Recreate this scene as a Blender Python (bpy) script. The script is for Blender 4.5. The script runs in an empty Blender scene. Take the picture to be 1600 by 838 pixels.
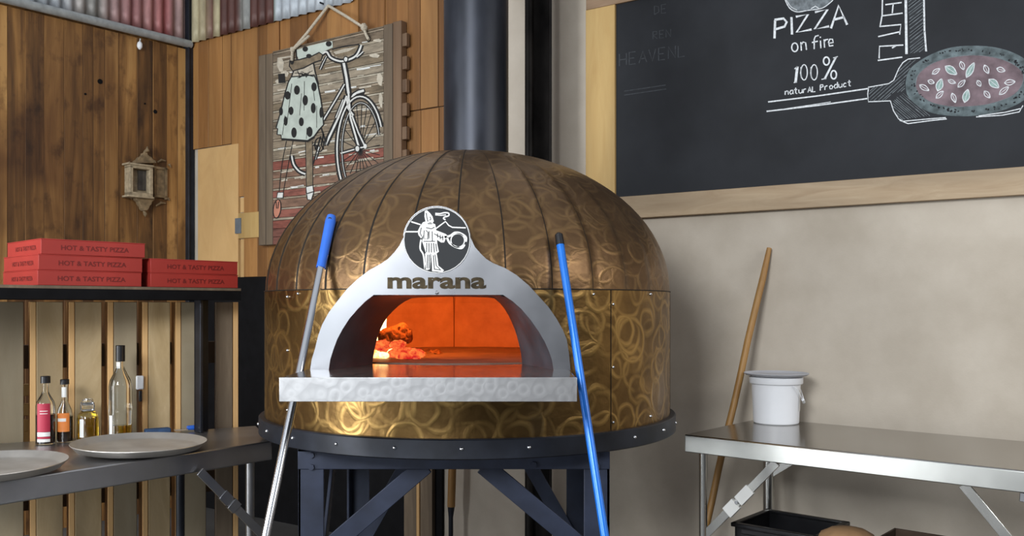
import bpy, bmesh, math, random
from mathutils import Vector, Matrix, Euler
R = math.radians
random.seed(7)
C = bpy.context.scene.collection
F, U0, V0, CH = 1400.0, 800.0, 478.0, 1.4      # focal length in px, principal column, horizon row, camera height

# ------------------------------------------------------------------ geometry of the view
def at(u, v, y):                                # pixel + depth -> point
    return Vector(((u-U0)/F*y, y, CH+(V0-v)/F*y))
def on_z(u, v, z):                              # pixel on a level plane
    y = (CH-z)*F/(v-V0)
    return at(u, v, y)
class Plane:                                    # vertical plane: p + s*d + z*up, facing n (towards camera)
    def __init__(s, p, d, n):
        s.p, s.d, s.n = Vector(p), Vector(d).normalized(), Vector(n).normalized()
    def off(s, o): return Plane(s.p+s.n*o, s.d, s.n)
    def hit(s, u, v):
        r = Vector(((u-U0)/F, 1, (V0-v)/F))
        t = (s.p-Vector((0, 0, CH))).dot(s.n)/r.dot(s.n)
        return Vector((0, 0, CH))+r*t
    def s_of(s, u): return (s.hit(u, V0)-s.p).dot(s.d)
    def pt(s, a, z, o=0.0):
        q = s.p+s.d*a+s.n*o
        return Vector((q.x, q.y, z))
BW = Plane((1.1, 4.08, 0), (-.831, .5565, 0), (-.5565, -.831, 0))          # back wall, s grows to the left
COR = BW.hit(298, V0)
LW = Plane((COR.x, COR.y, 0), (-.638, -.770, 0), (.770, -.638, 0))         # left wall, s grows towards the camera

# ------------------------------------------------------------------ materials
MATS = {}
def nt(name):
    m = bpy.data.materials.new(name); m.use_nodes = True
    t = m.node_tree; b = t.nodes['Principled BSDF']
    MATS[name] = m
    return m, t, b
def N(t, kind, **kw):
    n = t.nodes.new('ShaderNode'+kind)
    for k, v in kw.items():
        if k.startswith('i_'):
            key = k[2:]
            n.inputs[int(key) if key.isdigit() else key].default_value = v
        else: setattr(n, k, v)
    return n
def ramp(t, fac, stops, interp='LINEAR'):
    r = N(t, 'ValToRGB'); cr = r.color_ramp; cr.interpolation = interp
    while len(cr.elements) < len(stops): cr.elements.new(.5)
    for e, (p, c) in zip(cr.elements, stops):
        e.position = p; e.color = (*c, 1) if len(c) == 3 else c
    t.links.new(fac, r.inputs[0]); return r.outputs[0]
def coords(t, scale=(1, 1, 1), kind='Object'):
    tc = N(t, 'TexCoord'); mp = N(t, 'Mapping'); mp.inputs['Scale'].default_value = scale
    t.links.new(tc.outputs[kind], mp.inputs[0]); return mp.outputs[0]
def noise(t, vec, scale, detail=4, rough=.55, dist=0):
    n = N(t, 'TexNoise'); n.inputs['Scale'].default_value = scale; n.inputs['Detail'].default_value = detail
    n.inputs['Roughness'].default_value = rough; n.inputs['Distortion'].default_value = dist
    if vec is not None: t.links.new(vec, n.inputs['Vector'])
    return n.outputs['Fac']
def mix(t, fac, a, b, mode='MIX'):
    n = N(t, 'MixRGB'); n.blend_type = mode
    for i, x in ((0, fac), (1, a), (2, b)):
        if hasattr(x, 'node'): t.links.new(x, n.inputs[i])
        elif i == 0: n.inputs[0].default_value = x
        else: n.inputs[i].default_value = (*x, 1)
    return n.outputs[0]
def mth(t, op, a, b=0.0, clamp=False):
    n = N(t, 'Math'); n.operation = op; n.use_clamp = clamp
    for i, x in ((0, a), (1, b)):
        if hasattr(x, 'node'): t.links.new(x, n.inputs[i])
        else: n.inputs[i].default_value = x
    return n.outputs[0]
def bump(t, b, h, strength=.3, dist=.01):
    n = N(t, 'Bump'); n.inputs['Strength'].default_value = strength; n.inputs['Distance'].default_value = dist
    t.links.new(h, n.inputs['Height']); t.links.new(n.outputs[0], b.inputs['Normal'])
def simple(name, col, rough=.5, metal=0.0, var=.0, scale=20, bmp=0.0, stretch=(1, 1, 1), rvar=0.0):
    m, t, b = nt(name)
    b.inputs['Metallic'].default_value = metal; b.inputs['Roughness'].default_value = rough
    b.inputs['Base Color'].default_value = (*col, 1)
    v = coords(t, stretch); f = noise(t, v, scale)
    if var:
        lo = tuple(c*(1-var) for c in col); hi = tuple(min(1, c*(1+var)) for c in col)
        t.links.new(ramp(t, f, [(.3, lo), (.7, hi)]), b.inputs['Base Color'])
    if rvar: t.links.new(ramp(t, f, [(.3, (rough-rvar,)*3), (.7, (rough+rvar,)*3)]), b.inputs['Roughness'])
    if bmp: bump(t, b, f, bmp)
    return m
def wood(name, cols, grain=(22, 22, 1.2), island=.5, rough=.6, bmp=.25, dark=.5, knots=True):
    m, t, b = nt(name)
    g = N(t, 'NewGeometry'); rnd = g.outputs['Random Per Island']
    v = coords(t, grain)
    vv = N(t, 'VectorMath'); vv.operation = 'ADD'
    sc = N(t, 'CombineXYZ'); t.links.new(mth(t, 'MULTIPLY', rnd, 37.0), sc.inputs[0]); t.links.new(mth(t, 'MULTIPLY', rnd, 91.0), sc.inputs[2])
    t.links.new(v, vv.inputs[0]); t.links.new(sc.outputs[0], vv.inputs[1]); v2 = vv.outputs[0]
    f1 = noise(t, v2, 1.0, 6, .65, 1.2); f2 = noise(t, v2, .28, 3, .5, .6)
    k = mth(t, 'ADD', mth(t, 'MULTIPLY', f1, 1-island), mth(t, 'MULTIPLY', rnd, island))
    col = ramp(t, k, [(.18, cols[0]), (.5, cols[1]), (.82, cols[2])])
    d = ramp(t, f2, [(.3, (dark,)*3), (.62, (1, 1, 1))])
    t.links.new(mix(t, 1.0, col, d, 'MULTIPLY'), b.inputs['Base Color'])
    b.inputs['Roughness'].default_value = rough
    bump(t, b, f1, bmp, .004)
    return m
def emit(name, col, s, col2=None, scale=30):
    m, t, b = nt(name)
    b.inputs['Base Color'].default_value = (.02, .01, .01, 1)
    if col2:
        c = ramp(t, noise(t, coords(t), scale, 4, .6), [(.38, col), (.62, col2)])
        t.links.new(c, b.inputs['Emission Color'])
    else: b.inputs['Emission Color'].default_value = (*col, 1)
    b.inputs['Emission Strength'].default_value = s
    return m
def glass(name, col=(1, 1, 1), rough=.02):
    m, t, b = nt(name)
    b.inputs['Base Color'].default_value = (*col, 1); b.inputs['Roughness'].default_value = rough
    b.inputs['Transmission Weight'].default_value = 1; b.inputs['IOR'].default_value = 1.45
    return m
def attr_mat(name, rough=.5, metal=0.0, dirt=.35, scale=14, stretch=(1, 1, .25), bmp=.1):
    m, t, b = nt(name)
    a = N(t, 'Attribute'); a.attribute_name = 'paint'
    f = noise(t, coords(t, stretch), scale, 6, .65)
    d = ramp(t, f, [(.3, (1-dirt,)*3), (.6, (1, 1, 1))])
    t.links.new(mix(t, 1, a.outputs['Color'], d, 'MULTIPLY'), b.inputs['Base Color'])
    b.inputs['Roughness'].default_value = rough; b.inputs['Metallic'].default_value = metal
    bump(t, b, f, bmp); return m

def brass(name, dark, mid, light, ring_gain=1.0, rough=.33, metal=1.0):
    """sheet brass ground with overlapping swirl rings; UV is in metres along the sheet"""
    m, t, b = nt(name)
    uv = N(t, 'UVMap')
    nz = N(t, 'TexNoise'); nz.inputs['Scale'].default_value = 9; t.links.new(uv.outputs[0], nz.inputs['Vector'])
    wob = N(t, 'VectorMath'); wob.operation = 'MULTIPLY_ADD'
    t.links.new(nz.outputs['Color'], wob.inputs[0]); wob.inputs[1].default_value = (.035, .035, 0); t.links.new(uv.outputs[0], wob.inputs[2])
    rings = None; hs = None
    for i, (sc, r0, w, off) in enumerate(((5.6, .33, .062, (0, 0, 0)), (5.0, .36, .052, (.43, .77, 0)), (6.6, .30, .068, (1.31, .37, 0)), (5.2, .24, .055, (2.7, 1.9, 0)), (5.9, .38, .046, (3.9, .9, 0)))):
        mp = N(t, 'Mapping'); mp.inputs['Location'].default_value = off; t.links.new(wob.outputs[0], mp.inputs[0])
        vo = N(t, 'TexVoronoi'); vo.voronoi_dimensions = '2D'; vo.inputs['Scale'].default_value = sc; vo.inputs['Randomness'].default_value = .8
        t.links.new(mp.outputs[0], vo.inputs['Vector'])
        dd = mth(t, 'ABSOLUTE', mth(t, 'SUBTRACT', vo.outputs['Distance'], r0))
        k = mth(t, 'SUBTRACT', 1.0, mth(t, 'DIVIDE', dd, w), True); k = mth(t, 'MULTIPLY', mth(t, 'POWER', k, .7), mth(t, 'ADD', .35, mth(t, 'MULTIPLY', noise(t, vo.outputs['Position'], 3.1, 0), 1.0)), True)
        patch = noise(t, mp.outputs[0], 6.0, 2)                       # the ring fades in and out round its circle
        k = mth(t, 'MULTIPLY', k, ramp(t, patch, [(.36, (.05,)*3), (.62, (1,)*3)]))
        rings = k if rings is None else mth(t, 'MAXIMUM', rings, k)
    blot = noise(t, uv.outputs[0], 5.0, 5, .6)
    base = ramp(t, blot, [(.32, dark), (.68, mid)])
    col = mix(t, mth(t, 'MULTIPLY', rings, ring_gain), base, light)
    t.links.new(col, b.inputs['Base Color']); b.inputs['Metallic'].default_value = metal
    t.links.new(ramp(t, blot, [(.3, (rough+.1,)*3), (.7, (rough-.04,)*3)]), b.inputs['Roughness'])
    hb = mth(t, 'ADD', mth(t, 'MULTIPLY', rings, .5), noise(t, uv.outputs[0], 16, 3))
    bump(t, b, hb, .35, .006)
    return m

def make_barn():
    m, t, b = nt('barn_board')
    rnd = N(t, 'NewGeometry').outputs['Random Per Island']
    off = N(t, 'CombineXYZ'); t.links.new(mth(t, 'MULTIPLY', rnd, 43.0), off.inputs[2])
    def vec(sc):
        a = N(t, 'VectorMath'); a.operation = 'ADD'; t.links.new(coords(t, sc), a.inputs[0]); t.links.new(off.outputs[0], a.inputs[1]); return a.outputs[0]
    grain = noise(t, vec((26, 26, 1.6)), 1.0, 6, .7, 1.0); streak = noise(t, vec((9, 9, .8)), 1.0, 4, .6, .8)
    stain = noise(t, coords(t, (1.3, 1.3, .7)), 1.0, 3, .5, .5); spots = noise(t, vec((6, 6, 4)), 1.4, 4, .6)
    k = mth(t, 'ADD', mth(t, 'MULTIPLY', streak, .55), mth(t, 'ADD', mth(t, 'MULTIPLY', grain, .2), mth(t, 'MULTIPLY', rnd, .25)))
    col = ramp(t, k, [(.32, (.035, .015, .005)), (.46, (.16, .072, .019)), (.58, (.33, .162, .046)), (.72, (.54, .30, .10))])
    col = mix(t, 1, col, ramp(t, stain, [(.36, (.42, .36, .34)), (.56, (1, 1, 1))]), 'MULTIPLY')
    col = mix(t, 1, col, ramp(t, spots, [(.30, (.45, .40, .38)), (.46, (1, 1, 1))]), 'MULTIPLY')
    t.links.new(col, b.inputs['Base Color']); b.inputs['Roughness'].default_value = .6; bump(t, b, grain, .25, .004); return m
BOARD_DARK = make_barn()
BOARD_WARM = wood('warm_board', ((.14, .058, .016), (.30, .135, .04), (.47, .24, .08)), (18, 18, 1.2), .45, .5, .25, .5)
PLY = wood('plywood', ((.46, .27, .10), (.58, .36, .15), (.66, .43, .19)), (7, 7, 2.2), .15, .6, .06, .85)
PINE = wood('pine_frame', ((.36, .21, .065), (.50, .32, .115), (.58, .40, .16)), (14, 14, 1.5), .2, .6, .12, .75)
PINE_GREY = wood('weathered_pine', ((.22, .14, .08), (.38, .275, .17), (.48, .37, .245)), (3, 3, 22), .2, .65, .12, .7)
SLAT_FACE = wood('weathered_slat', ((.12, .085, .045), (.27, .20, .115), (.36, .30, .20)), (7, 7, 2.0), .5, .7, .25, .42)
SLAT_TAN = wood('tan_slat', ((.16, .095, .04), (.42, .30, .15), (.58, .44, .26)), (9, 9, 2.4), .25, .7, .3, .38)
SLAT_EDGE = wood('sawn_edge', ((.42, .22, .075), (.62, .36, .14), (.72, .46, .21)), (14, 14, 1.5), .4, .65, .12, .75)
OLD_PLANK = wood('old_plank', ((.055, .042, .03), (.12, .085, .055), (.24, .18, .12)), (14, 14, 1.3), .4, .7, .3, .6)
STICK_WOOD = wood('stick_wood', ((.22, .105, .028), (.34, .175, .05), (.44, .25, .08)), (30, 30, 3), .2, .5, .1, .7)
BLACK = simple('matt_black', (.005, .005, .006), .75, 0, .3, 12)
BLACK_STEEL = simple('black_steel', (.018, .021, .030), .42, .35, .35, 10, .05)
STAND = simple('blue_black_stand', (.022, .029, .054), .45, .2, .3, 9, .05)
FLUE = simple('enamelled_flue', (.030, .034, .046), .42, .5, .5, 5, .05, (1, 1, .4), .08)
RUSTY = simple('rusty_steel', (.016, .014, .013), .45, .3, .7, 8, .15, (1, 1, .5))
STEEL = simple('brushed_steel', (.41, .42, .45), .30, 1, .03, 5, 0, (1, 1, 1), .03)
STEEL_TABLE = simple('stainless_table', (.62, .62, .60), .20, 1, .10, 3, 0, (1, 1, 1), .04)
STEEL_TOP = simple('dim_reflection_worktop', (.36, .345, .325), .19, 1, .12, 3, 0, (1, 1, 1), .05)  # table steel darkened in colour to give the top its dim reflection
STEEL_APRON = simple('lit_apron', (.56, .57, .55), .30, 1, .25, 2.2, 0, (1, 1, 1), .04)  # lighter than the worktop: the edge's bright reflection is put into colour
STEEL_DARK = simple('worn_steel_counter', (.42, .42, .43), .36, 1, .15, 4, 0, (1, 1, 1), .05)
ALU = simple('aluminium_pan', (.60, .57, .53), .48, .8, .12, 9, .03, (1, 1, 1), .06)
CHROME = simple('chrome', (.72, .74, .78), .18, 1)
GALV = simple('galvanised_pipe', (.36, .38, .38), .5, .3, .2, 20)
GREY_PLASTIC = simple('grey_plastic', (.42, .43, .47), .4, 0, .15, 8)
SOOT = simple('sooty_steel', (.09, .10, .12), .45, .5, .35, 7, .05, (1, 1, 1), .08)
CONCRETE = simple('concrete', (.09, .088, .085), .7, 0, .25, 3, .1)
WHITE_PL = simple('white_plastic', (.80, .82, .86), .38, 0, .03, 5)
BLUE_GRIP = simple('blue_plastic', (.03, .14, .62), .35, 0, .08, 20)
BLUE_POLE = simple('blue_coated_pole', (.012, .17, .68), .28, .15, .08, 20)
BLACK_PL = simple('black_plastic', (.012, .012, .014), .3, 0, .2, 10)
CARD = simple('brown_card', (.26, .15, .07), .8, 0, .2, 8)
RED_CARD = simple('red_card', (.36, .030, .022), .55, 0, .10, 7)
RED_INK = simple('dark_red_ink', (.16, .012, .010), .6)
CHALK = simple('chalk', (.66, .69, .72), .9, 0, .25, 90)
CHALK_DIM = simple('smudged_chalk', (.045, .05, .058), .9, 0, .3, 60)
CHALK_GREY = simple('grey_chalk', (.145, .165, .18), .9, 0, .5, 45)
CHALK_CRUST = simple('crust_chalk', (.105, .135, .145), .9, 0, .6, 26)
CHALK_PINK = simple('mauve_chalk', (.175, .128, .145), .9, 0, .4, 16)
CHALK_TEAL = simple('teal_chalk', (.28, .40, .38), .9, 0, .25, 60)
CHALK_DARK = simple('board_black', (.016, .018, .022), .9)
INK = simple('black_ink', (.012, .012, .012), .7)
PAINT_WHITE = simple('white_paint', (.70, .71, .68), .7, 0, .12, 30)
PAINT_MINT = simple('pale_mint_paint', (.50, .56, .50), .7, 0, .12, 16)
PAINT_SKIN = simple('tan_paint', (.20, .155, .10), .7, 0, .35, 25)
PAINT_PINK = simple('salmon_paint', (.55, .23, .15), .7, 0, .1, 25)
ROPE = simple('jute_rope', (.52, .46, .36), .85, 0, .3, 160, .4)
EMBLEM_GREY = simple('emblem_grey', (.018, .020, .023), .75)
LETTER_BROWN = simple('cut_out_bronze', (.045, .033, .018), .4, .8, .5, 40)
CREAM_PAINT = simple('cream_paint', (.36, .29, .19), .7, 0, .3, 40)
AGED_PAINT = simple('aged_paint', (.20, .14, .075), .75, 0, .4, 30)
CREAM_DIM = simple('aged_mirror', (.10, .095, .09), .15, .5, .3, 14)
LABEL_RED = simple('crimson_label', (.40, .022, .055), .5, 0, .05, 10)
LABEL_ORANGE = simple('orange_label', (.72, .22, .045), .5, 0, .12, 25)
LABEL_WHITE = simple('white_label', (.72, .72, .70), .5)
OIL = glass('yellow_oil', (.62, .40, .03)); CLEAR = glass('clear_glass', (.93, .96, .96)); SAUCE = simple('dark_sauce', (.03, .012, .006), .2)
GREY_HINGE = simple('grey_hinge', (.17, .20, .23), .5, .4, .1, 20)
CHAR = simple('charred_bark', (.20, .085, .03), .9, 0, .75, 55, .6)
EMBER = emit('glowing_embers', (.55, .012, .012), 1.2, (1.0, .22, .05), 34)
EMBER_HOT = emit('hot_embers', (1.0, .26, .04), 3.0, (1.0, .78, .32), 30)
FLAME = emit('flame', (1.0, .70, .25), 6)
def make_brick():
    m, t, b = nt('fire_clay')
    f = noise(t, coords(t), 7, 5, .6)
    t.links.new(ramp(t, f, [(.3, (.42, .22, .13)), (.7, (.62, .36, .22))]), b.inputs['Base Color'])
    b.inputs['Roughness'].default_value = .9; bump(t, b, f, .2); return m
BRICK = make_brick()
def make_plaster():
    m, t, b = nt('plaster')
    v = coords(t)
    big = noise(t, v, .9, 4, .55, .6); mid = noise(t, v, 4.5, 6, .6); fine = noise(t, v, 130, 3)
    c = ramp(t, big, [(.34, (.41, .355, .285)), (.62, (.56, .50, .42))])
    c = mix(t, .35, c, ramp(t, mid, [(.35, (.40, .345, .275)), (.65, (.59, .53, .45))]))
    t.links.new(c, b.inputs['Base Color']); b.inputs['Roughness'].default_value = .8
    bump(t, b, mth(t, 'ADD', mid, mth(t, 'MULTIPLY', fine, .3)), .12, .01); return m
PLASTER = make_plaster()
for nm in ('matt_black', 'rusty_steel'): MATS[nm].node_tree.nodes['Principled BSDF'].inputs['Specular IOR Level'].default_value = .15
def make_board():
    m, t, b = nt('blackboard')
    f = noise(t, coords(t), 2.2, 5, .6)
    t.links.new(ramp(t, f, [(.35, (.011, .0125, .016)), (.7, (.021, .0235, .029))]), b.inputs['Base Color'])
    b.inputs['Roughness'].default_value = .7; b.inputs['Specular IOR Level'].default_value = .3; return m
BOARD = make_board()
def make_granite():
    m, t, b = nt('polished_stone')
    f = noise(t, coords(t), 60, 4)
    t.links.new(ramp(t, f, [(.4, (.035, .033, .033)), (.62, (.10, .095, .09))]), b.inputs['Base Color'])
    b.inputs['Roughness'].default_value = .14; b.inputs['Specular IOR Level'].default_value = .8; return m
GRANITE = make_granite()
def make_trim_steel():
    m, t, b = nt('swirled_steel_trim')
    v = coords(t)
    vo = N(t, 'TexVoronoi'); vo.inputs['Scale'].default_value = 31; t.links.new(v, vo.inputs['Vector'])
    k = mth(t, 'ABSOLUTE', mth(t, 'SUBTRACT', vo.outputs['Distance'], .42))
    t.links.new(ramp(t, k, [(.0, (.58, .58, .59)), (.25, (.50, .50, .51))]), b.inputs['Base Color'])
    b.inputs['Metallic'].default_value = .9; b.inputs['Roughness'].default_value = .35
    bump(t, b, k, .12, .004); return m
TRIM_STEEL = make_trim_steel()
BRASS_DOME = brass('brass_dome', (.115, .066, .032), (.205, .120, .058), (.38, .235, .10), .5, .35, .84)
BRASS_BAND = brass('brass_band', (.125, .072, .027), (.255, .152, .056), (.60, .385, .135), .74, .33)
SEAM = simple('seam_dark', (.02, .014, .009), .6, .5)  # dark joint lines between the brass sheets
SHEET = attr_mat('painted_corrugated', .5, .15, .5, 9, (1, 1, .35))
ART_WOOD = attr_mat('painted_slats', .75, 0, .55, 26, (.35, .35, 1.6), .3)

# ------------------------------------------------------------------ mesh builder
def world_of(o):
    v = Vector()
    while o is not None: v += o.location; o = o.parent
    return v
class MB:
    def __init__(s): s.v, s.f, s.m, s.uv = [], [], [], {}
    def add(s, vs, fs, m=0):
        k = len(s.v); s.v += [Vector(x) for x in vs]
        for f in fs: s.f.append([k+i for i in f]); s.m.append(m)
        return s
    def obox(s, o, a, b, c, m=0):                # corner + three edge vectors
        o, a, b, c = map(Vector, (o, a, b, c))
        p = [o, o+a, o+a+b, o+b, o+c, o+a+c, o+a+b+c, o+b+c]
        fs = [(0, 3, 2, 1), (4, 5, 6, 7), (0, 1, 5, 4), (1, 2, 6, 5), (2, 3, 7, 6), (3, 0, 4, 7)]
        if a.cross(b).dot(c) < 0: fs = [f[::-1] for f in fs]
        if isinstance(m, (list, tuple)):
            for f, mm in zip(fs, m): s.add(p, [f], mm)
            return s
        return s.add(p, fs, m)
    def box(s, x0, x1, y0, y1, z0, z1, m=0): return s.obox((x0, y0, z0), (x1-x0, 0, 0), (0, y1-y0, 0), (0, 0, z1-z0), m)
    def bar(s, p, q, w, h, m=0, up=(0, 0, 1)):   # rectangular bar between points
        p, q = Vector(p), Vector(q); d = (q-p); dn = d.normalized()
        a = dn.cross(Vector(up)); a = a.normalized() if a.length > 1e-4 else Vector((1, 0, 0)); b = a.cross(dn).normalized()
        return s.obox(p-a*w/2-b*h/2, a*w, b*h, d, m)
    def tube(s, pts, r, n=14, m=0, cap=True):
        pts = [Vector(p) for p in pts]; rs = r if isinstance(r, (list, tuple)) else [r]*len(pts)
        rings = []; prev = None
        for i, p in enumerate(pts):
            d = (pts[min(i+1, len(pts)-1)]-pts[max(i-1, 0)]).normalized()
            if prev is None: a = d.orthogonal().normalized()
            else:
                a = prev-d*prev.dot(d); a.normalize()
            prev = a; b = d.cross(a)
            rings.append([p+(a*math.cos(2*math.pi*k/n)+b*math.sin(2*math.pi*k/n))*rs[i] for k in range(n)])
        vs = [x for rg in rings for x in rg]; fs = []
        for i in range(len(pts)-1):
            for k in range(n): fs.append((i*n+k, i*n+(k+1) % n, (i+1)*n+(k+1) % n, (i+1)*n+k))
        if cap:
            fs.append(tuple(range(n))[::-1]); fs.append(tuple((len(pts)-1)*n+k for k in range(n)))
        return s.add(vs, fs, m)
    def lathe(s, prof, c=(0, 0, 0), n=40, m=0, cap0=True, cap1=True, ms=None):
        c = Vector(c); vs = []; 
        for r, z in prof: vs += [c+Vector((r*math.cos(2*math.pi*k/n), r*math.sin(2*math.pi*k/n), z)) for k in range(n)]
        k0 = len(s.v); s.v += vs
        for i in range(len(prof)-1):
            for k in range(n):
                s.f.append([k0+i*n+k, k0+i*n+(k+1) % n, k0+(i+1)*n+(k+1) % n, k0+(i+1)*n+k]); s.m.append(ms[i] if ms else m)
        if cap0: s.f.append([k0+k for k in range(n)][::-1]); s.m.append(ms[0] if ms else m)
        if cap1: s.f.append([k0+(len(prof)-1)*n+k for k in range(n)]); s.m.append(ms[-1] if ms else m)
        return s
    def prism(s, poly, vec, m=0):                # polygon swept along vec
        n = len(poly); poly = [Vector(p) for p in poly]; vec = Vector(vec)
        return s.add(poly+[p+vec for p in poly], [tuple(range(n)), tuple(range(2*n-1, n-1, -1))]+[(i, i+n, (i+1) % n+n, (i+1) % n) for i in range(n)], m)
    def build(s, name, mats, parent=None, loc=None, smooth=True, bevel=0, ang=35, paint=None, fixn=True):
        me = bpy.data.meshes.new(name)
        o = bpy.data.objects.new(name, me); C.objects.link(o)
        if parent is not None: o.parent = parent
        if loc is not None: o.location = Vector(loc)-(world_of(parent) if parent else Vector())
        w = world_of(o)
        me.from_pydata([tuple(x-w) for x in s.v], [], s.f)
        for mt in (mats if isinstance(mats, (list, tuple)) else [mats]): me.materials.append(mt)
        for p, k in zip(me.polygons, s.m): p.material_index = k; p.use_smooth = smooth
        if s.uv:
            l = me.uv_layers.new(name='UVMap')
            for p in me.polygons:
                for li in p.loop_indices:
                    l.data[li].uv = s.uv.get((p.index, me.loops[li].vertex_index), s.uv.get(me.loops[li].vertex_index, (0, 0)))
        if paint:
            ca = me.color_attributes.new('paint', 'FLOAT_COLOR', 'POINT')
            for i, x in enumerate(s.v): ca.data[i].color = (*paint(x), 1)
        if fixn:
            bm = bmesh.new(); bm.from_mesh(me); bmesh.ops.recalc_face_normals(bm, faces=bm.faces[:]); bm.to_mesh(me); bm.free()
        me.update()
        if smooth: me.set_sharp_from_angle(angle=R(ang))
        if bevel:
            b = o.modifiers.new('bevel', 'BEVEL'); b.width = bevel; b.segments = 2; b.limit_method = 'ANGLE'; b.angle_limit = R(40)
        return o
def thing(name, label, cat, loc=(0, 0, 0), group=None):
    o = bpy.data.objects.new(name, None); o.empty_display_size = .1; C.objects.link(o); o.location = loc
    return tag(o, label, cat, group)
def tag(o, label, cat, group=None, kind=None):
    o['label'] = label; o['category'] = cat
    if group: o['group'] = group
    if kind: o['kind'] = kind
    return o
def struct(o, label=None):
    o['kind'] = 'structure'
    if label: o['label'] = label
    return o

# ---- flat drawing on a plane, traced stroke by stroke
def smooth_path(p, k=5):
    if len(p) < 3: return p
    out = []
    for i in range(len(p)-1):
        p0, p1, p2, p3 = p[max(i-1, 0)], p[i], p[i+1], p[min(i+2, len(p)-1)]
        for j in range(k):
            t = j/k
            out.append(tuple(.5*((2*b)+(-a+c)*t+(2*a-5*b+4*c-d)*t*t+(-a+3*b-3*c+d)*t**3) for a, b, c, d in zip(p0, p1, p2, p3)))
    return out+[p[-1]]
class Draw:
    """strokes and fills given in the coordinates of one close-up (origin ox, oy, scale s), laid on a surface by hit(u, v, lift)"""
    def __init__(s, hit, ox=0, oy=0, sc=1.0): s.hit, s.ox, s.oy, s.sc = hit, ox, oy, sc; s.mb = MB()
    def px(s, p): return (s.ox+p[0]/s.sc, s.oy+p[1]/s.sc)
    def stroke(s, pts, w, m=0, lift=0.0, curve=False, closed=False):
        if closed: pts = list(pts)+[pts[0]]
        if curve: pts = smooth_path(pts)
        n = len(pts); L, Rr = [], []
        for i, p in enumerate(pts):
            a, b = pts[max(i-1, 0)], pts[min(i+1, n-1)]
            if closed and i in (0, n-1): a, b = pts[-2], pts[1]
            dx, dy = b[0]-a[0], b[1]-a[1]; l = math.hypot(dx, dy) or 1
            nx, ny = -dy/l*w/2, dx/l*w/2
            L.append(s.hit(*s.px((p[0]+nx, p[1]+ny)), lift)); Rr.append(s.hit(*s.px((p[0]-nx, p[1]-ny)), lift))
        s.mb.add(L+Rr, [(i, i+1, n+i+1, n+i) for i in range(n-1)], m)
    def fill(s, pts, m=0, lift=0.0, curve=False):
        if curve: pts = smooth_path(list(pts)+[pts[0]])[:-1]
        s.mb.add([s.hit(*s.px(p), lift) for p in pts], [tuple(range(len(pts)))], m)
    def disc(s, cx, cy, rx, ry, m=0, lift=0.0, rot=0, n=28): s.fill(ell(cx, cy, rx, ry, rot, n), m, lift)
    def ring(s, cx, cy, rx, ry, w, m=0, lift=0.0, rot=0): s.stroke(ell(cx, cy, rx, ry, rot, 32), w, m, lift, closed=True)
    def hatch(s, poly, step, w, ang, m=0, lift=0.0, jit=0.0):
        ca, sa = math.cos(ang), math.sin(ang)
        pr = [(x*ca+y*sa, -x*sa+y*ca) for x, y in poly]
        q = min(p[1] for p in pr)+step/2
        while q < max(p[1] for p in pr):
            xs = []
            for (a, b), (c, d) in zip(pr, pr[1:]+pr[:1]):
                if (b <= q) != (d <= q): xs.append(a+(q-b)/(d-b)*(c-a))
            xs.sort()
            for x0, x1 in zip(xs[::2], xs[1::2]):
                x0 += random.uniform(0, jit); x1 -= random.uniform(0, jit)
                if x1-x0 > step: s.stroke([(x*ca-q*sa, x*sa+q*ca) for x in (x0, x1)], w*random.uniform(.7, 1.3), m, lift)
            q += step*random.uniform(.7, 1.3)
def ell(cx, cy, rx, ry, rot=0, n=32):
    c, s = math.cos(rot), math.sin(rot)
    return [(cx+rx*math.cos(a)*c-ry*math.sin(a)*s, cy+rx*math.cos(a)*s+ry*math.sin(a)*c) for a in (2*math.pi*k/n for k in range(n))]
STROKES = {  # one-line letters in a 1 x 1 box, y up
 'n': [[(0, 0), (0, .6)], [(0, .4), (.25, .6), (.5, .55), (.55, 0)]], 'a': [[(.55, .6), (.2, .6), (0, .3), (.2, 0), (.5, .15), (.55, .6), (.6, 0)]],
 't': [[(.25, .95), (.25, .1), (.5, 0)], [(0, .65), (.5, .65)]], 'u': [[(0, .6), (.05, .1), (.3, 0), (.55, .2), (.55, .6), (.6, 0)]],
 'r': [[(0, 0), (0, .6)], [(0, .4), (.25, .6), (.45, .58)]], 'A': [[(0, 0), (.3, .85), (.6, 0)], [(.1, .3), (.5, .3)]], 'L': [[(0, .85), (0, 0), (.5, .02)]],
 'P': [[(0, 0), (0, .9)], [(0, .9), (.45, .85), (.5, .6), (0, .42)]], 'o': [[(.3, .6), (.02, .4), (.1, .05), (.4, 0), (.58, .3), (.3, .6)]],
 'd': [[(.55, .6), (.2, .6), (0, .3), (.2, 0), (.55, .15)], [(.57, .95), (.57, 0)]], 'c': [[(.5, .52), (.25, .6), (.02, .35), (.15, .03), (.5, .06)]],
 'H': [[(0, 0), (0, .9)], [(.55, 0), (.55, .9)], [(0, .45), (.55, .45)]], 'E': [[(.5, .9), (0, .9), (0, 0), (.5, 0)], [(0, .45), (.4, .45)]],
 'V': [[(0, .9), (.28, 0), (.55, .9)]], 'N': [[(0, 0), (0, .9), (.55, 0), (.55, .9)]], 'D': [[(0, 0), (0, .9), (.45, .75), (.5, .2), (0, 0)]],
 'R': [[(0, 0), (0, .9), (.45, .85), (.45, .55), (0, .45), (.5, 0)]], 'I': [[(.2, 0), (.2, .9)]], 'K': [[(0, 0), (0, .9)], [(.5, .9), (.05, .45), (.55, 0)]], ' ': []}
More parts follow.
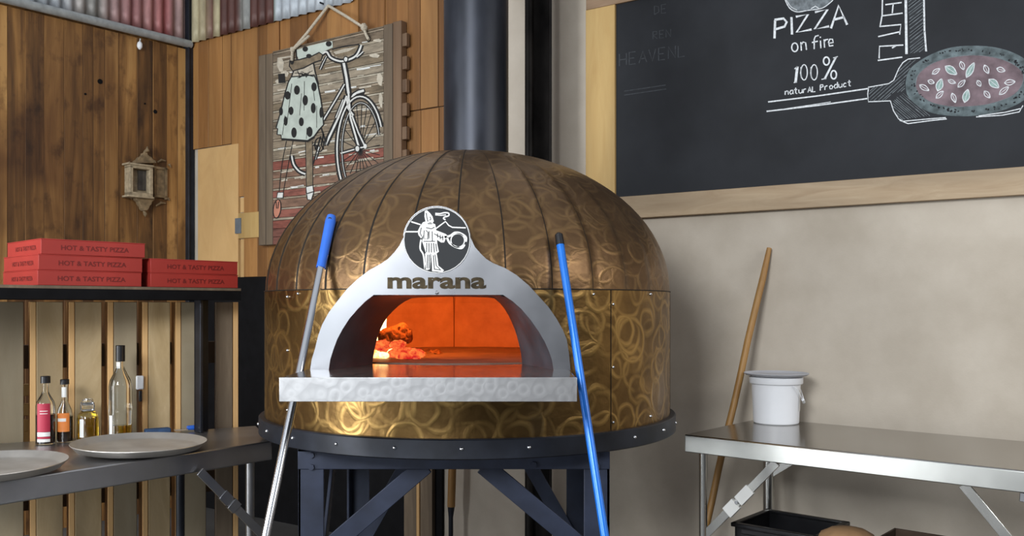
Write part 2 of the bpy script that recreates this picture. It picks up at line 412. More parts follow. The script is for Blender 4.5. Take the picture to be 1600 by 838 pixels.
def letters(D, text, p0, p1, h, w, m=0, lift=0.0):
    n = len(text); dx, dy = (p1[0]-p0[0])/n, (p1[1]-p0[1])/n
    for i, ch in enumerate(text):
        ox, oy = p0[0]+dx*i, p0[1]+dy*i
        for st in STROKES[ch]: D.stroke([(ox+x*dx*1.3, oy+x*dy*1.3-y*h) for x, y in st], w, m, lift)
def font_mesh(text, off=0.0):
    cu = bpy.data.curves.new('t', 'FONT'); cu.body = text; cu.size = 1; cu.offset = off; cu.resolution_u = 4
    o = bpy.data.objects.new('t', cu); C.objects.link(o)
    dg = bpy.context.evaluated_depsgraph_get(); me = bpy.data.meshes.new_from_object(o.evaluated_get(dg))
    vs = [v.co.copy() for v in me.vertices]; fs = [list(p.vertices) for p in me.polygons]
    bpy.data.objects.remove(o); bpy.data.curves.remove(cu); bpy.data.meshes.remove(me)
    x0, x1 = min(v.x for v in vs), max(v.x for v in vs); y0, y1 = min(v.y for v in vs), max(v.y for v in vs)
    return [((v.x-x0)/(x1-x0), (v.y-y0)/(y1-y0)) for v in vs], fs
def put_text(mb, text, o, ex, ey, off=0.0, m=0):  # text stretched over the box o + ex, o + ey
    p, fs = font_mesh(text, off); o, ex, ey = Vector(o), Vector(ex), Vector(ey)
    mb.add([o+ex*a+ey*b for a, b in p], fs, m)

# ================================================================== SETTING
struct(MB().box(-6, 5, -3.5, 9, -.05, 0).build('floor', CONCRETE))
sP0, sP1 = -4.2, BW.s_of(716)
mb = MB(); mb.obox(BW.pt(sP0, 0, -.15), BW.d*(BW.s_of(298)+.15-sP0), BW.n*.15, (0, 0, 3.8)); struct(mb.build('wall_back', PLASTER))
# dark lower part of the back wall
sB = BW.s_of(694); sC = BW.s_of(298)
ZB = 1.592
mb = MB(); mb.obox(BW.pt(sB, 0, 0.0), BW.d*(sC-sB), BW.n*.02, (0, 0, ZB)); struct(mb.build('wall_back_lower', BLACK), 'black lower part of the boarded back wall')
# boards on the back wall
mb = MB(); s = BW.s_of(745); ZT = 3.27
s372, s405, s600 = BW.s_of(372), BW.s_of(406), BW.s_of(604); zs = BW.hit(667, 171).z
while s < sC-.02:
    w = random.uniform(.085, .17); e = min(s+w, sC)
    zb = ZB
    if s >= s405: zb = BW.hit(388, 307).z
    if s >= s372-.02: zb = BW.hit(340, 229).z
    th = random.uniform(.014, .024)
    if s < s600:
        mb.obox(BW.pt(s+.002, zb), BW.d*(e-s-.003), BW.n*th, (0, 0, zs-zb-.004)); mb.obox(BW.pt(s+.002, zs), BW.d*(e-s-.003), BW.n*(th+.006), (0, 0, ZT-zs))
    else: mb.obox(BW.pt(s+.002, zb), BW.d*(e-s-.003), BW.n*th, (0, 0, ZT-zb))
    s = e
struct(mb.build('wall_back_boards', BOARD_WARM, bevel=.002), 'warm brown vertical boards cladding the back wall')
# boards on the left wall
mb = MB(); s = 0.0
while s < 4.5:
    w = random.uniform(.065, .13); th = random.uniform(.024, .030)
    mb.obox(LW.pt(s+.0005, 0), LW.d*(w-.001), LW.n*th, (0, 0, 3.2)); s += w
mb.obox(LW.pt(-.1, 0, -.12), LW.d*4.6, LW.n*.12, (0, 0, 3.8))
struct(mb.build('wall_left', BOARD_DARK, bevel=.0015), 'dark streaked vertical boards cladding the left wall')
wl = bpy.data.objects['wall_left']
for u, v, r in ((153, 128.5, .016), (239, 175.5, .014), (130, 148, .007), (223, 163, .006)):
    c = LW.hit(u, v); c = c-LW.n*((c-LW.p).dot(LW.n)-.027); MB().tube([c, c+LW.n*.0045], r, 12).build('knot_hole', BLACK, wl)
# corrugated sheets above
def lerp3(a, b, t): return tuple(x+(y-x)*t for x, y in zip(a, b))
def band(stops, k):
    for (p, c), (q, d) in zip(stops, stops[1:]):
        if k <= q: return lerp3(c, d, max(0, min(1, (k-p)/(q-p))))
    return stops[-1][1]
def corrugated(name, P, s0, s1, z0, z1, pitch, amp, stops, o):
    mb = MB(); n = int((s1-s0)/pitch*10); rows = 6
    for r in range(rows+1):
        for i in range(n+1):
            s_ = s0+(s1-s0)*i/n
            mb.v.append(P.pt(s_, z0+(z1-z0)*r/rows, o+amp*math.sin(2*math.pi*s_/pitch)))
    for r in range(rows):
        for i in range(n):
            a = r*(n+1)+i; mb.f.append([a, a+1, a+n+2, a+n+1]); mb.m.append(0)
    def paint(x):
        k = (x-P.p).dot(P.d); return band(stops, k)
    ob = mb.build(name, SHEET, paint=paint, ang=80)
    so = ob.modifiers.new('thickness', 'SOLIDIFY'); so.thickness = .004
    return struct(ob)
wh, pk, rd, cr, br, gr, lb = (.42, .46, .50), (.40, .20, .19), (.36, .10, .10), (.50, .44, .27), (.10, .038, .03), (.27, .27, .25), (.50, .55, .60)
struct(corrugated('corrugated_cladding', LW, .04, 4.4, 3.26, 3.8, .076, .012,
    [(0, (.46, .33, .30)), (.14, (.42, .26, .25)), (.2, rd), (.36, pk), (.44, (.35, .14, .14)), (.58, (.40, .26, .25)), (.68, gr), (.8, (.38, .35, .33)), (.9, (.40, .43, .47)), (1.1, wh), (4, wh)], .03), 'faded corrugated sheets above the left wall boards')
struct(corrugated('corrugated_cladding', BW, BW.s_of(560), sC-.03, 3.24, 3.8, .076, .010,
    [(BW.s_of(560), lb), (BW.s_of(441), lb), (BW.s_of(437), (.20, .25, .22)), (BW.s_of(433), br), (BW.s_of(400), br), (BW.s_of(397), (.33, .34, .33)), (BW.s_of(383), gr), (BW.s_of(380), br),
     (BW.s_of(352), br), (BW.s_of(347), cr), (BW.s_of(337), (.17, .08, .06)), (BW.s_of(328), (.36, .29, .18)), (BW.s_of(318), cr), (sC, (.44, .40, .28))], .036), 'faded corrugated sheets above the back wall boards')
# grey conduit under the left sheets
tag(MB().tube([LW.pt(.03, 3.232, .055), LW.pt(4.4, 3.232, .055)], .027, 16).build('conduit_pipe', GALV), 'long grey pipe along the foot of the left corrugated sheets', 'pipe')
# corner column: steel angle; column behind the oven: steel channel
cc = (LW.n+BW.n).normalized(); p = Vector((COR.x, COR.y, 0))
mb = MB(); mb.obox(p+LW.d*.0+LW.n*.036, LW.d*.055, LW.n*.01, (0, 0, 3.8)); mb.obox(p+BW.n*.05-LW.n*-.0, -BW.d*.06, BW.n*.01, (0, 0, 3.8)); mb.obox(p+cc*.01, LW.d*.045, -BW.d*.045, (0, 0, 3.8))
struct(mb.build('column', BLACK_STEEL, bevel=.002), 'black steel post in the corner of the two boarded walls')
pc = BW.hit(841, V0); pc.z = 0; sc_ = (pc-BW.p).dot(BW.d)
mb = MB()
q = at(841, V0, 4.5); q.z = 0
mb.box(q.x-.066, q.x-.052, q.y-.06, q.y+.06, 0, 3.8); mb.box(q.x+.052, q.x+.066, q.y-.06, q.y+.06, 0, 3.8); mb.box(q.x-.06, q.x+.06, q.y-.012, q.y-.003, 0, 3.8)
mb.tube([(q.x-.046, q.y-.045, 0), (q.x-.046, q.y-.045, 3.8)], .022, 16)
struct(mb.build('column', [RUSTY], bevel=.002), 'rusty black steel channel post behind the oven')
# plywood hatch and pieces beside it
def wallbox(mb, P, u0, u1, vt, vb, o0, o1, m=0, ur=None):
    Q = P.off(o1); um = ur if ur is not None else (u0+u1)/2
    s0, s1 = Q.s_of(u0), Q.s_of(u1); z0, z1 = Q.hit(um, vb).z, Q.hit(um, vt).z
    return mb.obox(P.pt(min(s0, s1), z0, o0), P.d*abs(s1-s0), P.n*(o1-o0), (0, 0, z1-z0), m)
ply = wallbox(MB(), BW, 309, 372, 229, 434, 0, .022).build('plywood_panel', PLY, bevel=.002); struct(ply, 'pale plywood panel beside the corner post')
mb = MB(); wallbox(mb, BW, 375.5, 440, 308, 331, 0, .012, ur=390); wallbox(mb, BW, 376, 440, 373, 433, 0, .012, ur=394); struct(mb.build('plywood_panel', PLY, bevel=.001), 'small pale plywood pieces under the hanging picture')
mb = MB(); wallbox(mb, BW, 372, 440, 332, 372, 0, .03, ur=388); struct(mb.build('trim_1', PINE, bevel=.002), 'short pale wood batten beside the plywood panel')
h = wallbox(MB(), BW, 367, 376, 341, 365, .022, .036).build('hinge', GREY_HINGE, ply, bevel=.001)

# ================================================================== PIZZA OVEN
OC = Vector((-.167, 3.516, 0)); RO, HD, ZR, ZS, HDOME = .775, .541, .994, 1.453, .541
YP = 2.695; XM = at(686, V0, YP).x; ZH = 1.206
oven = thing('pizza_oven', 'large domed brass pizza oven with a steel arched mouth on a dark steel stand', 'pizza oven', (OC.x, OC.y, 0))
def cyl(r, a, z, c=OC): return Vector((c.x+r*math.sin(a), c.y-r*math.cos(a), z))
# dome: 32 overlapping gores
mb = MB(); NG, SUB = 32, 6; NA = 22
angs = []
for g in range(NG):
    for k in range(SUB+1): angs.append((g*11.25+11.25*k/SUB if k < SUB else g*11.25+11.25-.42, k/SUB, k == SUB))
def dome_pt(a, q, lift):
    c, s_ = math.cos(q), math.sin(q)
    r = (RO-.004+lift)*(c**.96); return cyl(r, R(a), ZS+(HDOME+lift)*s_**1.0)
nA = len(angs)
for j in range(NA+1):
    q = math.pi/2*.985*j/NA
    for a, k, last in angs: mb.v.append(dome_pt(a, q, (.0035*k)*math.cos(q)))
for j in range(NA):
    for i in range(nA):
        i2 = (i+1) % nA
        mb.f.append([j*nA+i, j*nA+i2, (j+1)*nA+i2, (j+1)*nA+i]); mb.m.append(1 if angs[i][2] else 0)
top = len(mb.v); mb.v.append(Vector((OC.x, OC.y, ZS+HDOME)))
for i in range(nA): mb.f.append([NA*nA+i, NA*nA+(i+1) % nA, top]); mb.m.append(0)
for fi, f in enumerate(mb.f):
    for vi in f:
        if vi == top: mb.uv[(fi, vi)] = (0, .9); continue
        j, i = divmod(vi, nA); a = angs[i][0]
        if (fi % nA) == nA-1 and i == 0 and j <= NA: a += 360
        g = math.floor((angs[fi % nA][0]+.001)/11.25)
        q = math.pi/2*.985*j/NA
        mb.uv[(fi, vi)] = (RO*math.radians(a-(g+.5)*11.25)*math.cos(q)+g*.61, .7*q+g*.37)
dome = mb.build('dome', [BRASS_DOME, SEAM], oven, ang=50, fixn=False)
# lower band, cut out round the mouth
def hole_top(dx):
    pts = [(0, 1.442), (.20, 1.442), (.2555, 1.396), (.31, 1.325), (.341, 1.262), (.36, 1.21)]
    dx = abs(dx)
    for (a, b), (c, d) in zip(pts, pts[1:]):
        if dx <= c: return b+(d-b)*(dx-a)/(c-a)
    return None
mb = MB(); NCOL = 240
def col_a(i): return 2*math.pi*i/NCOL-math.pi
lev = [ZR-.03, 1.10, ZH-.01]
def quad(a0, a1, z00, z10, z01, z11):
    k = len(mb.v); mb.v += [cyl(RO, a0, z00), cyl(RO, a1, z10), cyl(RO, a1, z11), cyl(RO, a0, z01)]
    fi = len(mb.f); mb.f.append([k, k+1, k+2, k+3]); mb.m.append(0)
    for n_, (a, z) in enumerate(((a0, z00), (a1, z10), (a1, z11), (a0, z01))): mb.uv[(fi, k+n_)] = (a*RO, z)
for i in range(NCOL):
    a0, a1 = col_a(i), col_a(i+1)
    for z0, z1 in zip(lev, lev[1:]): quad(a0, a1, z0, z0, z1, z1)
    front = abs((a0+a1)/2) < 1.2
    h0 = hole_top(OC.x+RO*math.sin(a0)-XM) if front else None; h1 = hole_top(OC.x+RO*math.sin(a1)-XM) if front else None
    b0, b1 = (h0 or lev[-1]), (h1 or lev[-1])
    quad(a0, a1, b0, b1, ZS+.001, ZS+.001)
band_o = mb.build('lower_band', BRASS_BAND, oven, fixn=False)
bm = bmesh.new(); bm.from_mesh(band_o.data); bmesh.ops.remove_doubles(bm, verts=bm.verts[:], dist=1e-5); bm.to_mesh(band_o.data); bm.free()
for p_ in band_o.data.polygons: p_.use_smooth = True
mb = MB()
for a in (-72, 39, 78): mb.obox(cyl(RO+.0006, R(a), ZR), cyl(RO+.0006, R(a+.16), ZR)-cyl(RO+.0006, R(a), ZR), cyl(RO+.0016, R(a), 0)-cyl(RO+.0006, R(a), 0), (0, 0, ZS-ZR))
n_ = 200; k = len(mb.v)
mb.lathe([(RO+.0005, ZS-.0025), (RO+.003, ZS-.002), (RO+.003, ZS+.001), (RO-.003, ZS+.0015)], OC, 160, 0, False, False)
mb.build('seam_strip', SEAM, oven)
def rivet(a, z, r, parent, name='rivet', mat=CHROME, size=.0065):
    n = Vector((math.sin(R(a)), -math.cos(R(a)), 0)); c = cyl(r, R(a), z)
    mb = MB(); mb.tube([c-n*.004, c+n*.002, c+n*.005, c+n*.0065], [size, size, size*.7, size*.25], 10)
    return mb.build(name, mat, parent)
ring = MB().lathe([(.70, .93), (RO+.016, .93), (RO+.022, .934), (RO+.022, ZR-.004), (RO+.018, ZR), (RO-.004, ZR)], OC, 128).build('base_ring', BLACK_STEEL, oven)
for k in range(-6, 7): rivet(k*15+1, .965, RO+.021, ring)
for a, zz in ((39.8, (1.02, 1.20, 1.405)), (33.5, (1.437,)), (-49, (1.43, 1.25, 1.05)), (-44, (1.44,)), (56, (1.44, 1.02))):
    for z in zz: rivet(a, z, RO, band_o, size=.005)
# steel arch plate
pl = lambda u, v, lift=0.0: at(u, v, YP-lift)
outer = [(484.5, 579), (487, 562), (492, 546), (497, 525), (503.6, 507), (514, 488), (527, 471), (542, 452), (559, 436), (576, 423), (594, 413), (606, 405), (616, 394.6), (624, 384), (630.5, 371)]
a0, a1 = math.atan2(-(371-375), -(630.5-682.4)), 0
circ = [(682.4+53*math.cos(a), 375-53*math.sin(a)) for a in [math.pi-.02-(math.pi-.04)*k/22 for k in range(23)]]
outr = [(735, 371), (742, 386), (751.6, 397), (760, 405), (771, 411.6), (789, 419), (807, 430), (826, 446), (842, 463.5), (857, 480), (870, 499), (879, 515), (885.5, 530.5), (889, 552), (891.5, 579)]
inner = [(513.5, 579), (516, 562), (521, 546), (527, 530), (535, 515), (546, 498), (559, 483), (571, 471), (584, 461)]
innr = [(786, 461), (801, 471), (814.6, 483), (829, 500), (842, 518.7), (851, 534), (858, 550), (862.5, 563), (865, 579)]
O = outer+circ[1:-1]+outr; I = inner+innr
def resample(p, n):
    L = [0]
    for a, b in zip(p, p[1:]): L.append(L[-1]+math.dist(a, b))
    out = []
    for k in range(n):
        t = L[-1]*k/(n-1); i = max(j for j in range(len(p)-1) if L[j] <= t+1e-9)
        f = (t-L[i])/(L[i+1]-L[i]); out.append(tuple(x+(y-x)*f for x, y in zip(p[i], p[i+1])))
    return out
def refine(p, n):   # keep every corner, n pieces per side
    out = []
    for a, b in zip(p, p[1:]): out += [tuple(x+(y-x)*k/n for x, y in zip(a, b)) for k in range(n)]
    return out+[p[-1]]
poly = O+I[::-1]
bmP = bmesh.new()
f_ = bmP.faces.new([bmP.verts.new(pl(*p)) for p in poly]); 
me_ = bpy.data.meshes.new('p'); bmP.to_mesh(me_); bmP.free(); bpy.data.meshes.remove(me_)
mb = MB(); n = len(poly); front_v = [pl(*p) for p in poly]
def back_of(x):       # edge return runs back to the brass skin
    dx = x.x-OC.x; z = x.z; r = RO
    if z > ZS: r = RO*math.sqrt(max(.05, 1-((z-ZS)/HDOME)**2))
    y = OC.y-math.sqrt(max(.01, r*r-dx*dx))+.03
    return Vector((x.x, max(y, x.y+.01), x.z))
mb.add(front_v, [tuple(range(n))])
mb.add(front_v+[back_of(x) if i < len(O) else x+Vector((0, .012, 0)) for i, x in enumerate(front_v)], [(i, i+n, (i+1) % n+n, (i+1) % n) for i in range(n)])
plate = mb.build('arch_plate', STEEL, oven, ang=30)
mb = MB(); put_text(mb, 'marana', at(605.3, 451.6, YP-.0012), at(759.5, 451.6, YP-.0012)-at(605.3, 451.6, YP-.0012), (0, 0, (451.6-433.4)/F*YP), .034)
mb.build('lettering', LETTER_BROWN, plate, smooth=False)
c_ = at(682.4, 457.2, YP); MB().tube([c_, c_-Vector((0, .004, 0)), c_-Vector((0, .006, 0))], [.0055, .0055, .003], 12).build('screw', STEEL, plate)
# emblem disc with the figure of a man holding a peel
cd = at(682.4, 375, YP); rd_ = 51.8/F*YP
mb = MB(); mb.tube([cd, cd-Vector((0, .003, 0))], rd_, 64); disc = mb.build('emblem', EMBLEM_GREY, plate)
D = Draw(lambda u, v, l=0.0: at(u, v, YP-.0036-l), 590, 310, 5.24)
D.ring(486, 343, 270, 268, 5)
W, K = 0, 1
D.fill([(386, 104), (403, 97), (430, 122), (450, 150), (460, 188), (446, 212), (415, 214), (392, 190), (384, 150)], W)
D.fill([(392, 190), (418, 212), (452, 204), (472, 214), (480, 262), (556, 292), (574, 305), (560, 322), (545, 362), (520, 362), (486, 340), (490, 380), (502, 438), (482, 452), (396, 452), (378, 392), (364, 352), (376, 300), (356, 330), (334, 300), (328, 270), (348, 228), (372, 196)], W)
D.fill([(388, 452), (432, 452), (432, 520), (428, 580), (408, 588), (384, 584), (392, 520)], W)
D.fill([(436, 452), (484, 452), (492, 500), (498, 552), (544, 590), (530, 604), (446, 598), (444, 540)], W)
D.stroke([(357, 338), (350, 372), (350, 418), (374, 462), (384, 540), (388, 584)], 13, W, 0, True)
for l in ([(275, 192), (352, 216)], [(228, 274), (328, 274)]): D.stroke(l, 11, W)
D.stroke([(478, 248), (520, 216), (556, 190), (582, 222), (612, 238), (722, 242)], 10, W)
D.stroke([(472, 124), (510, 126), (548, 118), (580, 122), (582, 142), (548, 154), (540, 166), (556, 176)], 11, W, 0, True); D.stroke([(472, 136), (520, 140), (560, 136)], 8, W)
D.stroke([(548, 318), (580, 312), (606, 300), (632, 282), (676, 286), (722, 318), (722, 356)], 17, W, 0, True)
D.stroke([(566, 318), (580, 350), (596, 372), (640, 398), (688, 408), (712, 378)], 17, W, 0, True); D.ring(656, 345, 56, 56, 9, W)
lf = .0006
for l in ([(398, 120), (404, 160), (412, 190)], [(428, 150), (436, 172), (424, 180)], [(414, 206), (440, 200)], [(396, 240), (440, 250), (466, 236)], [(358, 240), (348, 284), (360, 312)], [(382, 262), (376, 330), (410, 336), (412, 280), (396, 262)],
          [(420, 268), (420, 330)], [(446, 270), (448, 352)], [(462, 290), (520, 322), (540, 318)], [(490, 288), (492, 322)], [(512, 300), (514, 336)], [(530, 306), (534, 344)], [(376, 352), (470, 352)],
          [(402, 366), (400, 442)], [(420, 366), (420, 444)], [(440, 366), (440, 444)], [(458, 366), (464, 444)], [(476, 372), (484, 436)], [(410, 462), (404, 574)], [(424, 462), (420, 576)], [(456, 466), (462, 552), (466, 584)], [(470, 460), (480, 552), (512, 582)], [(462, 580), (520, 588)]):
    D.stroke(l, 6, K, lf)
D.mb.build('emblem_figure', [simple('emblem_white', (.80, .80, .79), .5), EMBLEM_GREY], disc, smooth=False, fixn=False)
# mouth tunnel, chamber, hearth
YI = 2.975
NT = 33
oi = resample([(at(u, v, YP).x, at(u, v, YP).z) for u, v in I], NT)
ia_px = [(582, 572), (583, 558), (586, 542), (591, 523), (598, 507), (608, 492), (621.7, 479), (633, 471), (645, 465.5), (680, 464.5), (708, 464), (740, 464.5), (771, 465.5), (778, 471), (786, 479), (794, 492), (801, 507), (807, 523), (812, 542), (815, 558), (816, 572)]
ii = resample([(at(u, v, YI).x, at(u, v, YI).z) for u, v in ia_px], NT)
cx_, cz_ = XM, ZH
mb = MB(); rows = []
rows.append([Vector((x, YP+.004, z)) for x, z in oi])
for k in (.5, 1): rows.append([Vector((a+(c-a)*k, YP+.004+(YI-YP-.004)*k, b+(d-b)*k)) for (a, b), (c, d) in zip(oi, ii)])
rows.append([Vector((cx_+(x-cx_)*1.5, YI+.01, cz_+(z-cz_)*1.4)) for x, z in ii])
vs = [x for r in rows for x in r]
mb.add(vs, [(r*NT+i, r*NT+i+1, (r+1)*NT+i+1, (r+1)*NT+i) for r in range(3) for i in range(NT-1)])
mb.build('mouth_tunnel', SOOT, oven, ang=25)
CC = Vector((-.20, 3.545, 0)); RC = .60
mb = MB(); NC = 120
def ch_pt(a, q): return cyl(RC*math.cos(q), a, 1.36+.33*math.sin(q), CC)
for i in range(NC):
    a0, a1 = 2*math.pi*i/NC-math.pi, 2*math.pi*(i+1)/NC-math.pi
    am = (a0+a1)/2
    x = CC.x+RC*math.sin(am)
    if abs(am) < 1.2 and abs(x-XM) < .285: z0 = 1.47-.15*max(0, (abs(x-XM)-.15)/.135)
    else: z0 = None
    if z0 is None: mb.add([cyl(RC, a0, ZH-.02, CC), cyl(RC, a1, ZH-.02, CC), cyl(RC, a1, 1.36, CC), cyl(RC, a0, 1.36, CC)], [(0, 1, 2, 3)])
    for j in range(10):
        q0, q1 = math.pi/2*j/10, math.pi/2*(j+1)/10
        if z0 is not None and 1.36+.33*math.sin((q0+q1)/2) < z0: continue
        mb.add([ch_pt(a0, q0), ch_pt(a1, q0), ch_pt(a1, q1), ch_pt(a0, q1)], [(0, 1, 2, 3)])
mb.build('baking_chamber', BRICK, oven, fixn=False)
cj = at(709, 500, 4.12); mb = MB(); mb.tube([(cj.x, CC.y+math.sqrt(RC*RC-(cj.x-CC.x)**2)-.001, ZH), (cj.x, CC.y+math.sqrt(RC*RC-(cj.x-CC.x)**2)-.001, 1.36), (cj.x, CC.y+RC*.86, 1.53)], .0022, 6); mb.build('brick_joint', simple('joint_soot', (.16, .06, .03), .9), oven)
MB().lathe([(.02, ZH-.03), (.598, ZH-.03), (.598, ZH+.004), (.02, ZH+.004)], CC, 72).build('rotating_hearth', simple('hearth_stone', (.17, .115, .085), .5, 0, .35, 9, .05), oven)
xs0, xs1 = at(437, V0, 2.4).x, at(901, V0, 2.4).x
MB().box(xs0, xs1, 2.403, 2.84, 1.146, ZH+.001).box(XM-.37, XM+.37, 2.83, 3.02, 1.17, ZH+.001).build('stone_shelf', GRANITE, oven, bevel=.003)
MB().box(xs0-.001, xs1+.001, 2.398, 2.402, 1.143, ZH+.002).build('shelf_trim', TRIM_STEEL, oven, bevel=.001)
# flue
fc = at(744, V0, 3.66); fr = 50.5/F*3.66
MB().lathe([(fr+.012, 1.86), (fr+.012, 1.99), (fr, 1.992), (fr, 3.8)], (fc.x, fc.y, 0), 48).build('flue_pipe', FLUE, oven)
# stand
x0, x1, y0, y1, zt, zb = at(465, V0, 2.95).x, at(953, V0, 2.95).x, 2.95, 3.92, .93, .861
w = .085
mb = MB(); mb.box(x0, x1, y0, y0+.012, zb, zt); mb.box(x0, x1, y0, y0+.07, zt-.012, zt); fb = mb.build('front_beam', STAND, oven, bevel=.002)
MB().box(x0, x1, y1-.012, y1, zb, zt).build('rear_beam', STAND, oven, bevel=.002)
for x in (x0, x1-.012): MB().box(x, x+.012, y0+.012, y1-.012, zb, zt).build('side_beam', STAND, oven, bevel=.002)
for sx, sy in ((0, 0), (1, 0), (0, 1), (1, 1)):
    xa = x0 if not sx else x1; ya = y0+.006 if not sy else y1-.006; dx = 1 if not sx else -1; dy = 1 if not sy else -1
    mb = MB(); mb.obox((xa, ya, 0), (dx*w, 0, 0), (0, dy*.01, 0), (0, 0, zt)); mb.obox((xa, ya, 0), (dx*.01, 0, 0), (0, dy*w, 0), (0, 0, zt)); mb.obox((xa, ya, 0), (dx*.1, 0, 0), (0, dy*.1, 0), (0, 0, .012))
    lg = mb.build('leg', STAND, oven, bevel=.002)
for us in ((662, 512, 1), (758, 912, -1)):
    pa, pb = at(us[0]-8*us[2], 736, 2.975), at(us[1], 858, 2.975)
    mb = MB(); mb.bar(pa+(pa-pb).normalized()*.03, pb+(pb-pa)*.6, .012, .062, up=(0, 0, 1)); mb.build('brace', STAND, oven, bevel=.002)
for xa, dx in ((x0+.012, 1), (x1-.012, -1)):
    MB().bar((xa+dx*.03, y1-.03, .35), (xa+dx*.33, y1-.03, zb+.02), .012, .06).build('brace', STAND, oven, bevel=.002)
    MB().bar((xa+dx*.03, y0+.1, .35), (xa+dx*.03, y0+.42, zb+.02), .012, .05).build('brace', STAND, oven, bevel=.002)
for u, v in ((487, 711.5), (487, 730), (933, 711), (933, 729), (834, 726)):
    c = at(u, v, 2.95); MB().tube([c+Vector((0, .004, 0)), c-Vector((0, .008, 0))], .010, 6).build('bolt', STAND, fb)
# fire: log, embers, flame
def lump(mb, c, r, sx=1, sy=1, sz=1, m=0, n=10, rough=.3, seed=0):
    rn = random.Random(seed); k = len(mb.v); c = Vector(c); grid = []
    for j in range(n+1):
        th = math.pi*j/n
        grid.append([c+Vector((math.sin(th)*math.cos(2*math.pi*i/(2*n))*sx, math.sin(th)*math.sin(2*math.pi*i/(2*n))*sy, math.cos(th)*sz))*r*(1+rn.uniform(-rough, rough)*(0 < j < n)) for i in range(2*n)])
    vs = [p for row in grid for p in row]
    mb.add(vs, [(j*2*n+i, j*2*n+(i+1) % (2*n), (j+1)*2*n+(i+1) % (2*n), (j+1)*2*n+i) for j in range(n) for i in range(2*n)], m)
log_c = at(617, 521, 3.42)
def log(c, d, L, r, seed):
    rn = random.Random(seed); mb = MB(); d = Vector(d).normalized(); n, m = 40, 26
    a = d.orthogonal().normalized(); b = d.cross(a); vs = []
    from mathutils import noise as mn
    for j in range(m+1):
        q = j/m; env = min(1, (q/.14)**.5 if q < .14 else 1, ((1-q)/.14)**.5 if q > .86 else 1); env = max(.12, env)
        for i in range(n):
            t = 2*math.pi*i/n; rr = r*env*(1+.16*math.sin(2*t+seed)+.10*math.sin(5*t+seed*2))
            p_ = Vector(c)+d*L*(q-.5)+(a*math.cos(t)+b*math.sin(t))*rr
            k_ = mn.voronoi(p_*55)[0]; crack = max(0, .12-(k_[1]-k_[0]))/.12
            vs.append(p_-(a*math.cos(t)+b*math.sin(t))*r*.22*crack+mn.noise_vector(p_*30)*r*.14)
    mb.add(vs, [(j*n+i, j*n+(i+1) % n, (j+1)*n+(i+1) % n, (j+1)*n+i) for j in range(m) for i in range(n)]+[tuple(range(n))[::-1], tuple(m*n+i for i in range(n))])
    return mb
tag(log(log_c-Vector((0, 0, .012)), (1, .25, .34), .135, .045, 3).build('firewood_log', CHAR, loc=log_c-Vector((0, 0, .06)), ang=40), 'cracked burning log lying on embers inside the oven', 'log')
mb = MB()
rn = random.Random(11)
for k in range(46):
    u = rn.uniform(586, 652); v = rn.uniform(541, 551) if u > 625 else rn.uniform(530, 552)
    y = rn.uniform(3.2, 3.5); z = ZH+.004+max(0, (551-v))/F*3.4; r = rn.uniform(.010, .024)
    x = (u-U0)/F*y
    if (x-CC.x)**2+(y-CC.y)**2 > .56**2: continue
    lump(mb, (x, y, max(z, ZH+r*.6)), r, 1.3, 1.2, .8, 1 if (u < 612 and v > 540) else 0, 6, .3, k)
for k in range(16):
    u = rn.uniform(650, 690); y = rn.uniform(3.5, 3.8); r = rn.uniform(.005, .011); lump(mb, ((u-U0)/F*y, y, ZH+r*.7), r, 1.4, 1, .7, 2, 5, .3, k+90)
tag(mb.build('embers', [EMBER, EMBER_HOT, CHAR], loc=(-.5, 3.4, ZH)), 'glowing red and yellow embers heaped at the left side of the hearth', 'embers', kind='stuff')
fb_ = at(592, 540, 3.47); mb = MB(); mb.tube([fb_+Vector((.0, 0, -.03)), fb_+Vector((.004, .01, .02)), fb_+Vector((.012, 0, .055)), fb_+Vector((.02, 0, .085)), fb_+Vector((.028, 0, .105))], [.016, .022, .017, .009, .002], 12)
tag(mb.build('flame', FLAME, loc=fb_-Vector((0, 0, .03))), 'small bright yellow flame behind the burning log at the oven wall', 'flame')

# ================================================================== CHALKBOARD
cb = thing('chalkboard', 'big black chalkboard in a raw pine frame on the plaster wall', 'chalkboard', BW.hit(1250, 260))
BF = BW.off(.035)
sl, sr = BF.s_of(915), BF.s_of(1600)-.9
sl2 = BF.s_of(960.5)
zb0, zb1 = BF.hit(1009, 340).z, BF.hit(972, 307.6).z
ztop = BF.hit(950, 4.5).z
mb = MB(); mb.obox(BW.pt(sl2+.01, zb1-.01, .004), -BW.d*(sl2-sr), BW.n*.016, (0, 0, ztop+.9-zb1)); face = mb.build('board_face', BOARD, cb)
MB().obox(BW.pt(sl2, zb0, .002), BW.d*(sl-sl2), BW.n*.033, (0, 0, BF.hit(930, 13).z-zb0)).build('frame_side', PINE, cb, bevel=.002)
MB().obox(BW.pt(sr, zb0, .002), BW.d*(sl2-.001-sr), BW.n*.033, (0, 0, zb1-zb0)).build('frame_bottom', PINE_GREY, cb, bevel=.002)
MB().obox(BW.pt(sr, BF.hit(930, 12.5).z, .002), BW.d*(sl-sr), BW.n*.03, (0, 0, .09)).build('frame_top', wood('brown_rail', ((.2, .12, .07), (.3, .19, .11), (.36, .24, .15)), (3, 3, 22), .2), cb, bevel=.002)
bh = BW.off(.0205)
hitb = lambda u, v, l=0.0: bh.off(l).hit(u, v)
A = Draw(hitb, 1150, 0, 4.192)
for st in ([(252, 252), (256, 132)], [(252, 130), (312, 121), (332, 145), (318, 174), (258, 192)], [(367, 226), (363, 112)], [(392, 110), (472, 94), (397, 212), (495, 193)], [(517, 80), (600, 62), (515, 191), (610, 172)], [(622, 186), (672, 36), (728, 162)], [(638, 130), (708, 112)]):
    A.stroke(st, 15, 0)
